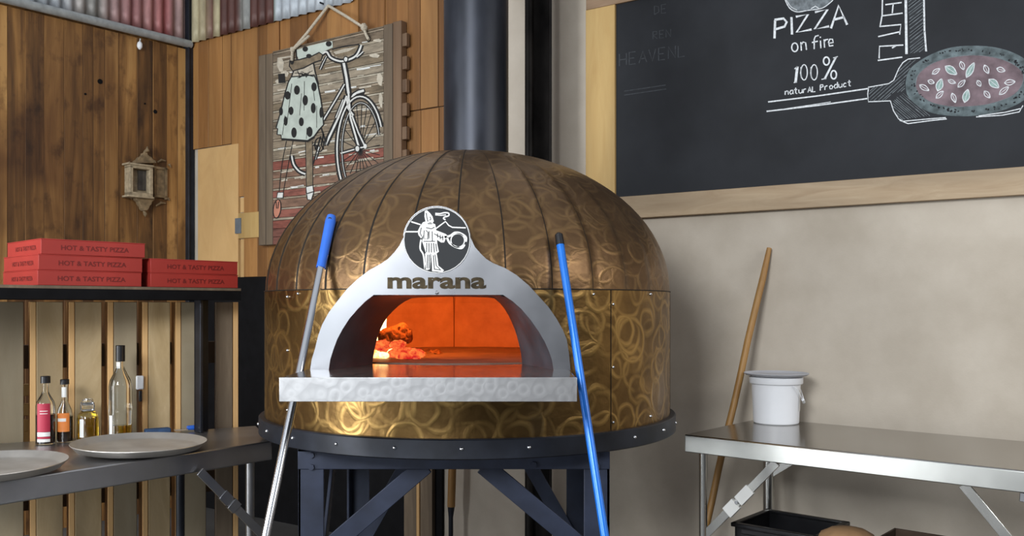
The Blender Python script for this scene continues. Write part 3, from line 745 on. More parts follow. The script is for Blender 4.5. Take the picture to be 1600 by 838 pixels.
for st in ([(428, 332), (425, 276)], [(426, 296), (440, 275), (456, 280), (462, 327)], [(512, 322), (512, 258), (520, 238), (542, 232)], [(497, 279), (536, 270)], [(556, 316), (553, 266)], [(552, 248), (553, 240)], [(580, 312), (577, 258)], [(578, 276), (588, 260), (604, 258)], [(608, 284), (637, 278), (632, 257), (615, 256), (606, 275), (612, 302), (638, 298)]):
    A.stroke(st, 8.5, 0)
A.ring(385, 310, 20, 28, 8.5)
for cx in (446, 512): 
    A.ring(cx, 474, 21, 50, 7)
    A.stroke([(cx-20, 440), (cx-23, 480), (cx-16, 512)], 8, 0)
A.stroke([(390, 540), (402, 436)], 17); A.stroke([(383, 452), (402, 436)], 7); A.stroke([(378, 542), (400, 538)], 6)
A.stroke([(580, 518), (655, 374)], 13); A.ring(592, 400, 19, 26, 10); A.ring(640, 490, 18, 27, 10); A.stroke([(560, 520), (592, 514)], 6); A.stroke([(636, 380), (667, 370)], 6)
letters(A, 'naturAL', (322, 622), (530, 600), 42, 7); letters(A, 'Product', (552, 594), (762, 562), 42, 7)
A.mb.build('chalk_lettering', CHALK, face, smooth=False, fixn=False)
A = Draw(hitb, 1150, 0, 4.192); B = Draw(hitb, 1340, 0, 3.808)
A.stroke([(210, 668), (540, 628), (868, 580)], 9); A.stroke([(200, 730), (540, 690), (860, 646)], 9); A.stroke([(330, 712), (480, 690), (620, 668)], 5)
head = [(70, 516), (190, 498), (222, 476), (250, 404), (280, 365), (370, 346), (315, 400), (282, 480), (285, 540), (320, 600), (440, 690), (270, 716), (232, 690), (196, 600), (64, 604)]
B.hatch(head[:9]+[(200, 560), (196, 600), (64, 604)], 13, 3.5, R(-42), 1, 0, 8); B.hatch(head[8:13]+[(200, 600)], 13, 3.5, R(-140), 1, 0, 8)
for st in ([(62, 520), (185, 498), (215, 478), (245, 408), (270, 372), (300, 352), (372, 344)], [(66, 515), (60, 560), (64, 606), (195, 600)], [(195, 600), (214, 660), (244, 708), (272, 722), (400, 710), (525, 700)], [(250, 716), (300, 736), (450, 716), (530, 708)], [(705, 696), (860, 686), (962, 666), (984, 628)], [(720, 690), (880, 668), (975, 645)]):
    B.stroke(st, 6, 0)
k = len(A.mb.v); A.mb.v += B.mb.v; A.mb.f += [[i+k for i in f] for f in B.mb.f]; A.mb.m += B.mb.m
B = Draw(hitb, 1340, 0, 3.808)
bar = [(298, -30), (395, -30), (406, 300), (310, 325)]
B.hatch(bar, 15, 4, R(-38), 1, 0, 8); B.hatch(bar, 9, 3, R(-38), 2, -.0003, 8)
B.stroke([(286, -30), (291, 322)], 15); B.stroke([(394, -30), (398, 180), (408, 306)], 11)
for st in ([(148, -10), (146, 90), (134, 156)], [(165, 28), (262, 15)], [(212, 22), (206, 78)], [(150, 94), (268, 78)], [(130, 158), (258, 146), (250, 206)], [(122, 218), (256, 188)], [(272, 268), (130, 276), (128, 348)], [(120, 360), (266, 340)], [(205, 286), (228, 272)]):
    B.stroke(st, 8)
B.mb.build('chalk_column', [CHALK, CHALK_GREY, CHALK_DIM], face, smooth=False, fixn=False)
A.mb.build('chalk_peel', [CHALK, CHALK_GREY, CHALK_DIM], face, smooth=False, fixn=False)
B = Draw(hitb, 1340, 0, 3.808)
B.fill([(285, 500), (300, 430), (350, 375), (450, 318), (560, 282), (690, 272), (820, 282), (930, 315), (1010, 365), (1050, 440), (1040, 530), (985, 600), (870, 655), (740, 685), (600, 692), (450, 675), (350, 625), (296, 565)], 0, .0003, True)
B.fill([(345, 510), (360, 445), (430, 385), (540, 345), (690, 328), (830, 345), (930, 385), (985, 440), (975, 510), (920, 570), (800, 615), (690, 632), (560, 635), (440, 610), (370, 565)], 1, .0006, True)
rn = random.Random(4)
for k in range(120):
    a = rn.uniform(0, 2*math.pi); f = rn.uniform(.91, 1.0) 
    B.disc(665+360*f*math.cos(a), 482+192*f*math.sin(a), rn.uniform(3, 8), rn.uniform(3, 6), 2, .0009, rn.uniform(0, 3), 8)
B.stroke([(345, 510), (360, 445), (430, 385), (540, 345), (690, 328), (830, 345), (930, 385), (985, 440), (975, 510), (920, 570), (800, 615), (690, 632), (560, 635), (440, 610), (370, 565)], 4, 4, .0009, True)
def leaf(cx, cy, l, w, rot, m=3):
    c, s_ = math.cos(R(rot)), math.sin(R(rot))
    p = [(-l, 0), (-l*.5, w*.8), (0, w), (l*.5, w*.7), (l, 0), (l*.5, -w*.7), (0, -w), (-l*.5, -w*.8)]
    p = [(cx+x*c-y*s_, cy+x*s_+y*c) for x, y in p]
    B.fill(p, m, .0010, True); B.stroke(p, 5, 5, .0013, True, True); B.stroke([p[0], (cx, cy), p[4]], 3, 5, .0013)
for L in ((555, 418, 42, 22, 35), (670, 418, 50, 18, -62), (488, 506, 38, 20, -72), (810, 497, 38, 22, 40), (646, 572, 40, 20, -75), (466, 425, 28, 12, -35, 1), (622, 390, 26, 14, 70, 1), (437, 487, 20, 12, 20, 1), (396, 522, 32, 14, 30, 1), (488, 564, 30, 13, -45, 1), (572, 582, 30, 13, 70, 1), (560, 486, 24, 11, 20, 1), (618, 498, 30, 13, -45, 1), (722, 496, 20, 12, 60, 1), (766, 412, 28, 14, 65, 1), (770, 562, 26, 14, 50, 1), (852, 415, 26, 14, 15, 1), (905, 490, 32, 16, -8, 1), (870, 540, 36, 14, -40, 1)):
    leaf(*L)
B.mb.build('chalk_pizza', [CHALK_CRUST, CHALK_PINK, CHALK_DARK, CHALK_TEAL, CHALK_GREY, CHALK], face, smooth=False, fixn=False)
A = Draw(hitb, 1150, 0, 4.192)
A.fill([(318, -10), (350, 52), (400, 78), (470, 68), (560, 55), (620, 15), (640, -10)], 1, 0, False); A.stroke([(318, -10), (350, 52), (400, 78), (470, 68), (560, 55), (620, 15), (642, -12)], 6, 0, .0004, True); A.stroke([(490, 58), (520, 40), (550, 60)], 6, 0, .0004); A.stroke([(330, 0), (360, 44), (400, 66)], 4, 0, .0004, True)
A.mb.build('chalk_sketch', [CHALK, CHALK_GREY], face, smooth=False, fixn=False)
for tx, p0, p1, h_, w_ in (('HEAVENL', (155, 236), (400, 200), 48, 4), ('DE', (280, 52), (330, 44), 34, 3), ('REN', (275, 140), (345, 130), 30, 3)):
    A = Draw(hitb, 900, 0, 2.286); letters(A, tx, p0, p1, h_, w_); A.mb.build('faint_lettering', CHALK_DIM, face, smooth=False, fixn=False)
for p0, p1 in (((172, 326), (320, 304)), ((172, 340), (322, 318))):
    A = Draw(hitb, 900, 0, 2.286); A.stroke([p0, p1], 3.5); A.mb.build('faint_line', CHALK_DIM, face, smooth=False, fixn=False)

# ================================================================== HANGING PICTURE
art = thing('picture_board', 'weathered plank picture of a polka dot dress and bicycle hanging by a rope', 'picture', BW.hit(510, 380))
AP = BW.off(.075)
zlow = AP.hit(413, 383.5).z
def art_plank(mb, u0, u1, vt, ur, o0, o1, m=0):
    Q = BW.off(o1); s0, s1 = Q.s_of(u0), Q.s_of(u1); z1 = Q.hit(ur, vt).z
    mb.obox(BW.pt(min(s0, s1), zlow, o0), BW.d*abs(s1-s0), BW.n*(o1-o0), (0, 0, z1-zlow), m)
for a in ((404, 415, 86, 410, .03, .083), (415.2, 426, 84, 420, .03, .078)): mb = MB(); art_plank(mb, *a); mb.build('side_plank', OLD_PLANK, art, bevel=.003)
mb = MB(); art_plank(mb, 599, 613, 38, 604, .03, .085); mb.build('side_plank', OLD_PLANK, art, bevel=.003)
mb = MB(); art_plank(mb, 613.2, 627, 33, 620, .03, .078)
Q = BW.off(.075); su = Q.s_of(627)
for v in (61, 97, 133, 170, 207, 243): z = Q.hit(630, v).z; mb.obox(BW.pt(su-.035, z-.04, .04), BW.d*.036, BW.n*.03, (0, 0, .075))
mb.build('side_plank', wood('brown_plank', ((.10, .055, .03), (.19, .11, .06), (.27, .17, .10)), (14, 14, 1.3), .3), art, bevel=.003)
mb = MB(); sA, sB2 = AP.s_of(426), AP.s_of(599); ztp = AP.hit(520, 58.5).z
z = zlow
rn = random.Random(5); cols_art = {}; thin = False
while z < ztp-.005:
    h = min(rn.uniform(.010, .018) if thin else rn.uniform(.040, .056), ztp-z)
    k0 = len(mb.v); mb.obox(BW.pt(sB2, z+.0015, .05), BW.d*(sA-sB2), BW.n*(.025 if not thin else .0235), (0, 0, h-.003))
    g = (z-zlow)/(ztp-zlow)
    if thin: c = rn.choice([(.42, .36, .27), (.50, .45, .35), (.36, .29, .21)])
    elif g < .06: c = (.19, .075, .055)
    elif g < .40: c = rn.choice([(.27, .085, .06), (.31, .11, .08), (.23, .08, .055), (.26, .15, .10)])
    else: c = rn.choice([(.24, .185, .12), (.29, .23, .16), (.36, .30, .22), (.20, .15, .10)])
    for i in range(k0, len(mb.v)): cols_art[tuple(round(q_, 5) for q_ in mb.v[i])] = c
    z += h; thin = not thin and g > .05
panel = mb.build('painted_panel', ART_WOOD, art, paint=lambda x: cols_art[tuple(round(q_, 5) for q_ in x)], fixn=True)
hita = lambda u, v, l=0.0: AP.off(.001+l).hit(u, v)
T = Draw(hita, 410, 20, 2.617)
T2 = T
WH, BK, MT, SK, PK, CRM = 0, 1, 2, 3, 4, 5
for x, y, w_, h_ in ((62, 185, 26, 60), (78, 240, 30, 22), (55, 275, 20, 16), (470, 250, 22, 50), (478, 330, 14, 60), (440, 170, 40, 14), (455, 110, 34, 10)):
    T.fill([(x, y), (x+w_*.6, y-4), (x+w_, y+h_*.3), (x+w_*.8, y+h_), (x+w_*.3, y+h_*.9), (x-3, y+h_*.5)], CRM, .0001)
# whitewash flecks along the slat edges
rn = random.Random(8)
for k in range(90):
    x = rn.uniform(50, 480); yb = rn.choice([150+34*i for i in range(18)]); y = yb-(x-270)*.16+rn.uniform(-8, 8); L = rn.uniform(15, 75)
    if y < 150-(x-70)*.28 or x+L > 492: continue
    T.stroke([(x, y), (x+L*.5, y-L*.08+rn.uniform(-2, 2)), (x+L, y-L*.16)], rn.uniform(3, 8), CRM if rn.random() < .75 else WH, .0002)
def out_stroke(pts, w, ow=4, m=WH, lift=.0006, curve=False):
    T.stroke(pts, w+ow*2+3, BK, lift, curve); T.stroke(pts, w*.72, m, lift+.0004, curve)
# bicycle: rear wheel arc, front wheel, frame
out_stroke([(120, 585), (128, 620), (150, 648), (176, 660)], 9, 4, WH, .0006, True)
fc_ = (400, 560)
tyre = [(fc_[0]+95*math.cos(a), fc_[1]-218*math.sin(a)) for a in [math.pi*1.20-k*math.pi*1.06/26 for k in range(27)]]
tyre = [p_ for p_ in tyre if p_[0] < 490]
out_stroke(tyre, 8, 5, WH)
rim = [(fc_[0]+3+78*math.cos(a), fc_[1]-192*math.sin(a)) for a in [math.pi*1.2-k*math.pi*1.1/26 for k in range(27)]]
out_stroke(rim, 3, 3, WH)
for k in range(22):
    a = 2*math.pi*k/22+.1; e = (fc_[0]+3+78*math.cos(a), fc_[1]-(192 if math.sin(a) > 0 else 120)*math.sin(a))
    if e[0] < 491: T.stroke([fc_, e], 3, BK, .0004)
out_stroke([(332, 205), (343, 262), (352, 330)], 14, 5)
out_stroke([(352, 330), (360, 430), (396, 556)], 10, 4); out_stroke([(366, 420), (392, 490), (420, 548)], 8, 4)
out_stroke([(336, 292), (300, 355), (250, 438)], 7, 3); out_stroke([(345, 340), (310, 430), (258, 540)], 11, 5); out_stroke([(330, 355), (300, 430)], 5, 3)
T.fill([(352, 352), (362, 330), (390, 314), (416, 308), (421, 322), (416, 334), (385, 338), (366, 352)], BK, .001); T.fill([(362, 346), (370, 332), (392, 319), (414, 313), (416, 322), (386, 332), (368, 345)], WH, .0014)
out_stroke([(345, 345), (350, 390), (372, 420)], 10, 4)
out_stroke([(320, 575), (400, 552), (425, 548)], 7, 3); T.disc(388, 556, 10, 13, WH, .0016); T.ring(388, 556, 10, 13, 4, BK, .0018); T.disc(420, 546, 7, 10, WH, .0016)
out_stroke([(240, 170), (262, 160), (280, 184), (318, 198), (352, 192), (382, 176), (398, 150), (404, 132)], 10, 4, WH, .0008, True)
out_stroke([(385, 182), (402, 168), (412, 158)], 6, 3); out_stroke([(262, 178), (248, 205), (236, 232)], 4, 3)
T.fill([(280, 152), (330, 142), (392, 132), (396, 145), (376, 168), (330, 178), (296, 180)], SK, .0006); T.stroke([(284, 150), (340, 136), (395, 130)], 5, BK, .001, True); T.fill([(290, 160), (340, 146), (386, 140), (350, 158), (300, 170)], CRM, .0009)
T.disc(341, 190, 9, 11, WH, .0022); T.ring(341, 190, 9, 11, 4, BK, .0024)
for st in ([(238, 505), (228, 540), (215, 560)], [(250, 495), (240, 540), (250, 560)], [(222, 575), (206, 620)], [(240, 470), (256, 520)], [(208, 540), (236, 548)], [(268, 500), (256, 545)]): T.stroke(st, 6, BK, .001)
out_stroke([(232, 548), (216, 600)], 5, 3)
T.ring(232, 540, 18, 28, 5, BK, .001)
# legs, socks, shoe
for st in ([(98, 525), (80, 620), (68, 732)], [(125, 525), (112, 590), (85, 735)], [(176, 522), (178, 620), (180, 712)], [(204, 525), (206, 620), (206, 708)]): T.stroke(st, 3, BK, .0006, True)
T.fill([(178, 525), (203, 525), (205, 706), (181, 710)], SK, .0003); 
T.fill([(62, 735), (86, 734), (84, 758), (58, 758)], WH, .001); T.stroke([(62, 735), (86, 734), (84, 758), (58, 758)], 4, BK, .0014, False, True)
T.fill([(178, 712), (206, 706), (210, 735), (200, 766), (184, 764), (180, 738)], WH, .001); T.stroke([(178, 712), (206, 706), (210, 735), (200, 766), (184, 764), (180, 738)], 4, BK, .0014, False, True); T.stroke([(182, 740), (208, 732)], 4, BK, .0016)
T.disc(60, 802, 15, 38, PK, .001, .12); T.ring(60, 802, 15, 38, 4, BK, .0012, .12); T.stroke([(56, 772), (58, 800), (64, 800), (66, 772)], 4, BK, .0014)
# dress and arm
T.fill([(138, 152), (190, 136), (262, 118), (286, 116), (288, 142), (252, 158), (240, 172), (190, 186), (150, 192), (138, 170)], MT, .0016)
T.fill([(128, 236), (208, 205), (216, 245), (226, 276), (118, 272)], CRM, .0015); 
sk = [(118, 262), (170, 258), (212, 254), (226, 292), (238, 350), (246, 405), (250, 458), (230, 480), (210, 508), (185, 524), (130, 520), (78, 516), (76, 500), (60, 498), (62, 474), (56, 470), (74, 408), (92, 330), (106, 284)]
T.fill(sk, MT, .0018); T.stroke(sk, 5, BK, .0022, False, True)
T.stroke([(78, 517), (130, 521), (185, 525), (212, 508)], 9, BK, .0023)
for st in ([(120, 290), (102, 440)], [(160, 330), (152, 420)], [(172, 280), (170, 400)], [(182, 470), (180, 515)], [(222, 380), (222, 470)], [(92, 420), (82, 500)], [(206, 300), (214, 360)]): T.stroke(st, 2.2, BK, .0024)
T.fill([(112, 196), (150, 192), (205, 176), (232, 162), (246, 172), (240, 194), (214, 202), (168, 226), (124, 238), (110, 218)], SK, .0022); T.stroke([(112, 196), (150, 192), (205, 176), (232, 162), (246, 172), (240, 194), (214, 202), (168, 226), (124, 238), (110, 218)], 5, BK, .0026, False, True)
T.stroke([(138, 152), (140, 190)], 5, BK, .0024); T.stroke([(208, 205), (216, 245), (228, 290)], 5, BK, .0024); T.stroke([(128, 236), (118, 264)], 5, BK, .0024)
for k in range(12): T.stroke([(rn.uniform(130, 210), rn.uniform(232, 248)), (rn.uniform(130, 215), rn.uniform(252, 268))], 2.5, BK, .002)
for cx, cy, rx, ry in ((141, 316, 12, 19), (211, 303, 11, 18), (103, 338, 12, 17), (175, 358, 11, 21), (117, 401, 10, 17), (76, 403, 8, 17), (208, 390, 10, 21), (95, 443, 8, 19), (159, 446, 10, 18), (129, 490, 11, 21), (193, 487, 12, 21), (240, 408, 7, 22), (175, 148, 11, 11), (271, 127, 12, 11), (190, 177, 11, 9)):
    T.disc(cx, cy, rx, ry, BK, .0028)
T.fill([(64, 250), (92, 248), (94, 286), (66, 288)], BK, .0005)
# rope holes are dark grommets
for cx, cy in ((121, 198), (433, 106)): T.disc(cx, cy, 8, 14, BK, .003)
T.mb.build('bicycle_painting', [PAINT_WHITE, INK, PAINT_MINT, PAINT_SKIN, PAINT_PINK, simple('cream_wash', (.50, .45, .36), .8, 0, .2, 30)], panel, smooth=False, fixn=False)
RP = BW.off(.095)
nail = BW.off(.045).hit(513, 9); rl, rr = RP.hit(456, 92), RP.hit(576, 60)
mb = MB(); mb.tube([RP.hit(456, 95), RP.hit(457, 78), RP.hit(478, 54), nail], .009, 10); mb.tube([nail, RP.hit(540, 25), RP.hit(568, 43), RP.hit(571, 52), RP.hit(576, 62)], .009, 10)
mb.tube([RP.hit(457, 78), RP.hit(474, 64), RP.hit(483, 56)], .008, 8); lump(mb, RP.hit(569, 43), .02, 1, 1, 1.2, 0, 6, .2); lump(mb, RP.hit(457, 78), .015, 1, 1, 1.2, 0, 6, .2)
mb.build('rope', ROPE, art)
mb = MB(); mb.tube([BW.hit(513, 9)+BW.n*.01, BW.hit(513, 9)+BW.n*.07], .006, 8); mb.build('nail', BLACK_STEEL, art)

# ================================================================== LANTERN, HOOK
lan = thing('wall_lantern', 'small cream wooden lantern with an open door on the dark boarded wall', 'lantern', LW.hit(226, 330))
LH = LW.off(.036)
def lwb(mb, u0, u1, vt, vb, o0, o1, m=0): return wallbox(mb, LW, u0, u1, vt, vb, o0, o1, m)
mb = MB()
for a in ((203, 208.5, 259, 306), (234, 239.5, 259, 306), (203, 239.5, 257.5, 264), (203, 239.5, 301, 307.5)): lwb(mb, *a, .036, .11)
lwb(mb, 200, 241, 256, 259, .036, .12); lwb(mb, 200, 241, 306, 309, .036, .12)
mb.build('frame', CREAM_PAINT, lan, bevel=.003)
mb = MB(); lwb(mb, 208.5, 234, 264, 301, .036, .05); mb.build('back_panel', CREAM_PAINT, lan)
mb = MB(); lwb(mb, 216, 230.5, 267, 297.5, .05, .062); mb.build('pane', CREAM_DIM, lan)
def ogee(prof, o1):
    pts = [(222-w_, v) for w_, v in prof]+[(222+w_, v) for w_, v in prof[::-1]]
    Pq = LW.off(.036); return MB().prism([Pq.hit(u, v) for u, v in pts], LW.n*o1)
mb = ogee([(17, 256), (15, 252), (11, 250), (9.5, 247), (6, 245.5), (3, 243), (2.5, 240)], .05); c = LH.hit(228, 236); mb.tube([LH.hit(222, 242)+LW.n*.02, LH.hit(224, 238)+LW.n*.02, c+LW.n*.02, c+LW.n*.02+Vector((0, 0, .03))], [.008, .010, .016, .002], 10); mb.build('crown', AGED_PAINT, lan, bevel=.002)
mb = ogee([(15, 309), (14, 313), (10, 316), (9, 320), (6, 323), (5, 327), (2, 330)], .05); c = LH.hit(225, 331); mb.tube([LH.hit(222, 328)+LW.n*.02, c+LW.n*.02-Vector((0, 0, .02)), c+LW.n*.02-Vector((0, 0, .035))], [.008, .014, .003], 10); mb.build('drop', AGED_PAINT, lan, bevel=.002)
mb = MB()
for a in ((241, 244, 262, 308), (258, 262, 262, 312), (241, 262, 261, 265), (241, 262, 305, 309)): lwb(mb, *a, .040, .056)
lwb(mb, 244, 258, 265, 305, .040, .048); d = mb.build('door', AGED_PAINT, lan, bevel=.002)
for p0, p1 in (((262, 258), (266, 262)), ((260, 312), (264, 314)), ((245, 254), (258, 252)), ((243, 322), (258, 318)), ((198, 256), (204, 258)), ((198, 309), (205, 311))):
    a_, b_ = LH.hit(*p0)+LW.n*.006, LH.hit(*p1)+LW.n*.008
    MB().tube([a_, a_.lerp(b_, .5)+Vector((0, 0, .012)), b_], [.005, .009, .004], 8).build('scroll', AGED_PAINT, lan)
hk = thing('wall_hook', 'tiny pale hook just below the grey pipe on the left wall', 'hook', LW.hit(216, 76))
c = LH.hit(216, 72); mb = MB(); lump(mb, c+LW.n*.02, .022, .8, .8, 1.25, 0, 8, .08); mb.build('knob', WHITE_PL, hk)
MB().tube([c+LW.n*-.006, c+LW.n*.02+Vector((0, 0, .02)), c+LW.n*.03+Vector((0, 0, .045))], .005, 8).build('stem', GALV, hk)

# ================================================================== LEFT COUNTER, PALLET SCREEN, RACK
ZT_ = .9
fl = on_z(-160, 752+.1475*160, ZT_); frr = on_z(425, 752-.1475*425, ZT_)
bl = on_z(-160, 690+.069*206, ZT_); brr = on_z(400, 668-.069*35, ZT_)
lt = thing('steel_counter', 'dark worn steel counter at the left holding bottles and round pans', 'table', ((fl.x+brr.x)/2, (fl.y+brr.y)/2, 0))
poly_ = [fl, frr, brr, bl]
mb = MB(); mb.prism(poly_, (0, 0, -.07)); mb.build('worktop', STEEL_DARK, lt, bevel=.004)
fd = (frr-fl).normalized(); bk = (brr-frr).normalized(); bkn = Vector((-fd.y, fd.x, 0))
for p_, m_ in ((frr-fd*.06+bkn*.05, STEEL_DARK), (frr-fd*.16+bkn*.34, BLACK_STEEL), (fl+fd*.08+bkn*.05, STEEL_DARK), (fl+fd*.08+bkn*.5, BLACK_STEEL)): MB().tube([(p_.x, p_.y, 0), (p_.x, p_.y, .832)], .016, 14).build('leg', m_, lt)
br_ = MB().bar(at(312, 737, 3.05), at(424, 850, 3.25), .008, .03, 0, (0, 0, 1)).build('brace', STEEL_DARK, lt, bevel=.001)
mb = MB(); p0, p1 = at(312, 737, 3.05), at(424, 850, 3.25); dd = (p1-p0)
mb.bar(p0+dd*.30, p0+dd*.40, .014, .038); mb.bar(p0+dd*.42, p0+dd*.50, .016, .042); mb.build('brace_clip', STEEL, br_, bevel=.001)
# pallet screen
Pb = Plane((on_z(365, 668, ZT_)+Vector((-.012, .016, -.9))), (on_z(46, 690, ZT_)-on_z(365, 668, ZT_)), (.607, -.795, 0))
Pb.p.z = 0
Pb.n = Vector((-Pb.d.y, Pb.d.x, 0)); 
if Pb.n.dot(Vector((0, -1, 0))) < 0: Pb.n = -Pb.n
pal = thing('pallet_screen', 'upright timber pallet screen standing behind the left counter', 'pallet', Pb.pt(.4, 0, -.05))
for u0, u1 in ((-120, -70), (-62, -12), (-6, 37), (57, 98.5), (117.5, 159), (178, 214), (232, 266), (283.5, 322), (337, 363.5)):
    s0, s1 = Pb.s_of(u0), Pb.s_of(u1)
    mb = MB(); a, b_ = min(s0, s1), max(s0, s1)
    mb.obox(Pb.pt(a, 0, -.022), Pb.d*(b_-a), Pb.n*.022, (0, 0, 1.415))
    mb.build('slat', OLD_PLANK if u0 > 330 else SLAT_TAN if u0 in (57, 117.5, 232) else SLAT_FACE, pal, bevel=.002)  # last slat stands in shadow; the dark plank colour carries that shade
for u0, u1 in ((-70, -59), (46, 57), (107.5, 117.3), (167.3, 177.8), (221.5, 231.8), (273, 283.3)):   # sawn studs at the left edge of each slat
    s0 = Pb.s_of(u1); mb = MB(); mb.obox(Pb.pt(s0+.001, 0, -.098), Pb.d*.02, Pb.n*.097, (0, 0, 1.415)); mb.build('stud', SLAT_EDGE, pal, bevel=.002)
s0 = Pb.s_of(364); s1 = Pb.s_of(372.5); mb = MB(); mb.obox(Pb.pt(s1, 0, -.05), Pb.d*(s0-s1-.001), Pb.n*.05, (0, 0, 1.415)); mb.build('stud', SLAT_EDGE, pal, bevel=.002)
for z in (.15, .62, 1.16): mb = MB(); mb.obox(Pb.pt(Pb.s_of(366), z, -.135), Pb.d*(Pb.s_of(-120)-Pb.s_of(366)), Pb.n*.03, (0, 0, .09)); mb.build('cross_rail', OLD_PLANK, pal, bevel=.002)
mb = MB()
for v in (610, 641, 666, 684): z = Pb.off(-.14).hit(40, v).z; mb.obox(Pb.pt(Pb.s_of(60), z-.025, -.20), Pb.d*.16, Pb.n*.03, (0, 0, .045))
mb.build('cross_rail', PINE, pal, bevel=.002)
# white socket block on a slat edge
so = thing('socket_block', 'small white plug with a black cable end on the pallet behind tall bottle', 'plug', Pb.hit(219, 630))
Pq = Pb.off(.014); mb = MB(); mb.obox(Pb.pt(Pb.s_of(224), Pq.hit(219, 609).z, .001), Pb.d*.028, Pb.n*.014, (0, 0, .054)); mb.build('plug_body', WHITE_PL, so, bevel=.004)
mb = MB(); mb.obox(Pb.pt(Pb.s_of(221.5), Pq.hit(219, 628).z, .001), Pb.d*.012, Pb.n*.010, (0, 0, .042)); mb.build('cable_end', BLACK_PL, so, bevel=.002)
# rack
SH = Plane((-1.195, 3.5, 0), (-.681, -.733, 0), (.733, -.681, 0)); ZSH = 1.470
rk = thing('shelf_rack', 'black steel rack over the left counter carrying the red pizza boxes', 'shelf', SH.pt(.2, .9, -.1))
s_r, s_l = SH.s_of(376), SH.s_of(-160)
MB().obox(SH.pt(s_r, 1.459, -.36), SH.d*(s_l-s_r), SH.n*.365, (0, 0, .011)).build('shelf_board', OLD_PLANK, rk, bevel=.001)
mb = MB(); mb.obox(SH.pt(s_r-.0, 1.422, -.03), SH.d*(s_l-s_r), SH.n*.034, (0, 0, .037)); mb.build('front_rail', BLACK, rk, bevel=.001)
for u in (310, -100):
    sp = SH.off(-.04).s_of(u); mb = MB(); mb.obox(SH.pt(sp-.055, ZT_+.001, -.075), SH.d*.055, SH.n*.012, (0, 0, .522)); mb.obox(SH.pt(sp-.012, ZT_+.001, -.075), SH.d*.012, SH.n*.05, (0, 0, .522)); mb.build('post', BLACK_STEEL, rk, bevel=.002)
mb = MB(); mb.obox(SH.pt(s_r, 1.422, -.36), SH.d*(s_l-s_r), SH.n*.02, (0, 0, .037)); mb.build('rear_rail', BLACK, rk, bevel=.001)

# pizza boxes (built once around the origin: x along the front, y back)
BWD, BDP, BHT = .36, .34, .0535
bx = thing('pizza_box', '', 'pizza box')
mb = MB(); mb.box(0, BWD, 0, BDP, 0, BHT-.003); mb.build('tray', RED_CARD, bx, bevel=.0015)
mb = MB(); mb.box(-.0012, BWD+.0012, -.0012, BDP, BHT-.0035, BHT-.0005); lid = mb.build('lid', RED_CARD, bx, bevel=.001)
mb = MB(); put_text(mb, 'HOT & TASTY PIZZA', (.065, -.0012, .016), (.235, 0, 0), (0, 0, .017), .014); mb.build('printing', RED_INK, bx, smooth=False, fixn=False)
mb = MB(); put_text(mb, 'HOT & TASTY PIZZA', (-.0012, .25, .016), (0, -.205, 0), (0, 0, .016), .012); mb.build('printing', RED_INK, bx, smooth=False, fixn=False)
def copy_tree(o, parent=None):
    c = o.copy(); C.objects.link(c)
    if parent: c.parent = parent
    for ch in o.children: copy_tree(ch, c)
    return c
rz = math.atan2(.733, .681)
slots = [((59.5, 0), ZSH, -.004, 0, 'red pizza box at the bottom of the left stack of three'), ((60.5, 0), ZSH+BHT, -.002, 0, 'red pizza box in the middle of the left stack of three'), ((64.0, 0), ZSH+2*BHT, .0, -.012, 'red pizza box on top of the left stack of three'),
         ((236, 0), ZSH, -.004, 0, 'red pizza box at the bottom of the right stack of two'), ((235.5, 0), ZSH+BHT, -.002, .006, 'red pizza box on top of the right stack of two')]
for i, (uv_, z, o_, dr, lab) in enumerate(slots):
    b_ = bx if i == 0 else copy_tree(bx)
    p_ = SH.hit(uv_[0], V0)+SH.n*o_
    b_.location = (p_.x, p_.y, z+.0005); b_.rotation_euler = (0, 0, rz+dr); b_['label'] = lab; b_['group'] = 'red pizza boxes on the rack'

# round pans
def pan(u, v, z, r, label, tilt=(0, 0), y=None):
    p_ = on_z(u, v, z) if y is None else at(u, v, y); p_.z = z
    mb = MB(); prof = [(.001, 0), (r*.86, 0), (r*.90, .004), (r*.985, .020), (r*.997, .0215), (r, .0195), (r*.985, .0165), (r*.91, -.001), (r*.86, -.004), (.001, -.004)]
    mb.lathe(prof, p_, 72, 0, False, False)
    o = mb.build('pizza_pan', ALU, loc=p_); o.rotation_euler = (*tilt, 0); return tag(o, label, 'pan', 'round metal pizza pans on the left counter')
pan(218.5, 700, .914, .218, 'round metal pizza pan on the left counter in front of the bottles', (R(.3), R(1.3)))
pan(-24, 735, .9145, .224, 'round metal pizza pan cut off by the left edge of the photo', (R(.6), 0))

# bottles
def bottle(name, label, u, v, scale_px, prof, cap, mats, liquid=None, extra=None):
    p_ = on_z(u, v, ZT_); k = p_.y/F
    root = thing(name, label, 'bottle', (p_.x, p_.y, ZT_+.0005))
    c = Vector((p_.x, p_.y, ZT_+.0005))
    mb = MB(); mb.lathe([(r*k, z*k) for r, z in prof], c, 32, 0, True, False); mb.build('glass_body', mats[0], root)
    if liquid:
        lr, lz0, lz1, lm = liquid; MB().lathe([(lr*k, lz0*k), (lr*k, lz1*k)], c, 32).build('contents', lm, root)
    if cap:
        r, z0, z1, m = cap; MB().lathe([(r*k, z0*k), (r*k, (z1-.8)*k), ((r-.8)*k, z1*k)], c, 24).build('cap', m, root)
    return root, c, k
def label_arc(root, c, k, r, z0, z1, a0, a1, mat, name='label', n=16):
    mb = MB(); vs = []
    for i in range(n+1):
        a = R(a0+(a1-a0)*i/n)
        for z in (z0, z1): vs.append(Vector((c.x+r*k*math.sin(a), c.y-r*k*math.cos(a), c.z+z*k)))
    mb.add(vs, [(2*i, 2*i+2, 2*i+3, 2*i+1) for i in range(n)]); return mb.build(name, mat, root)
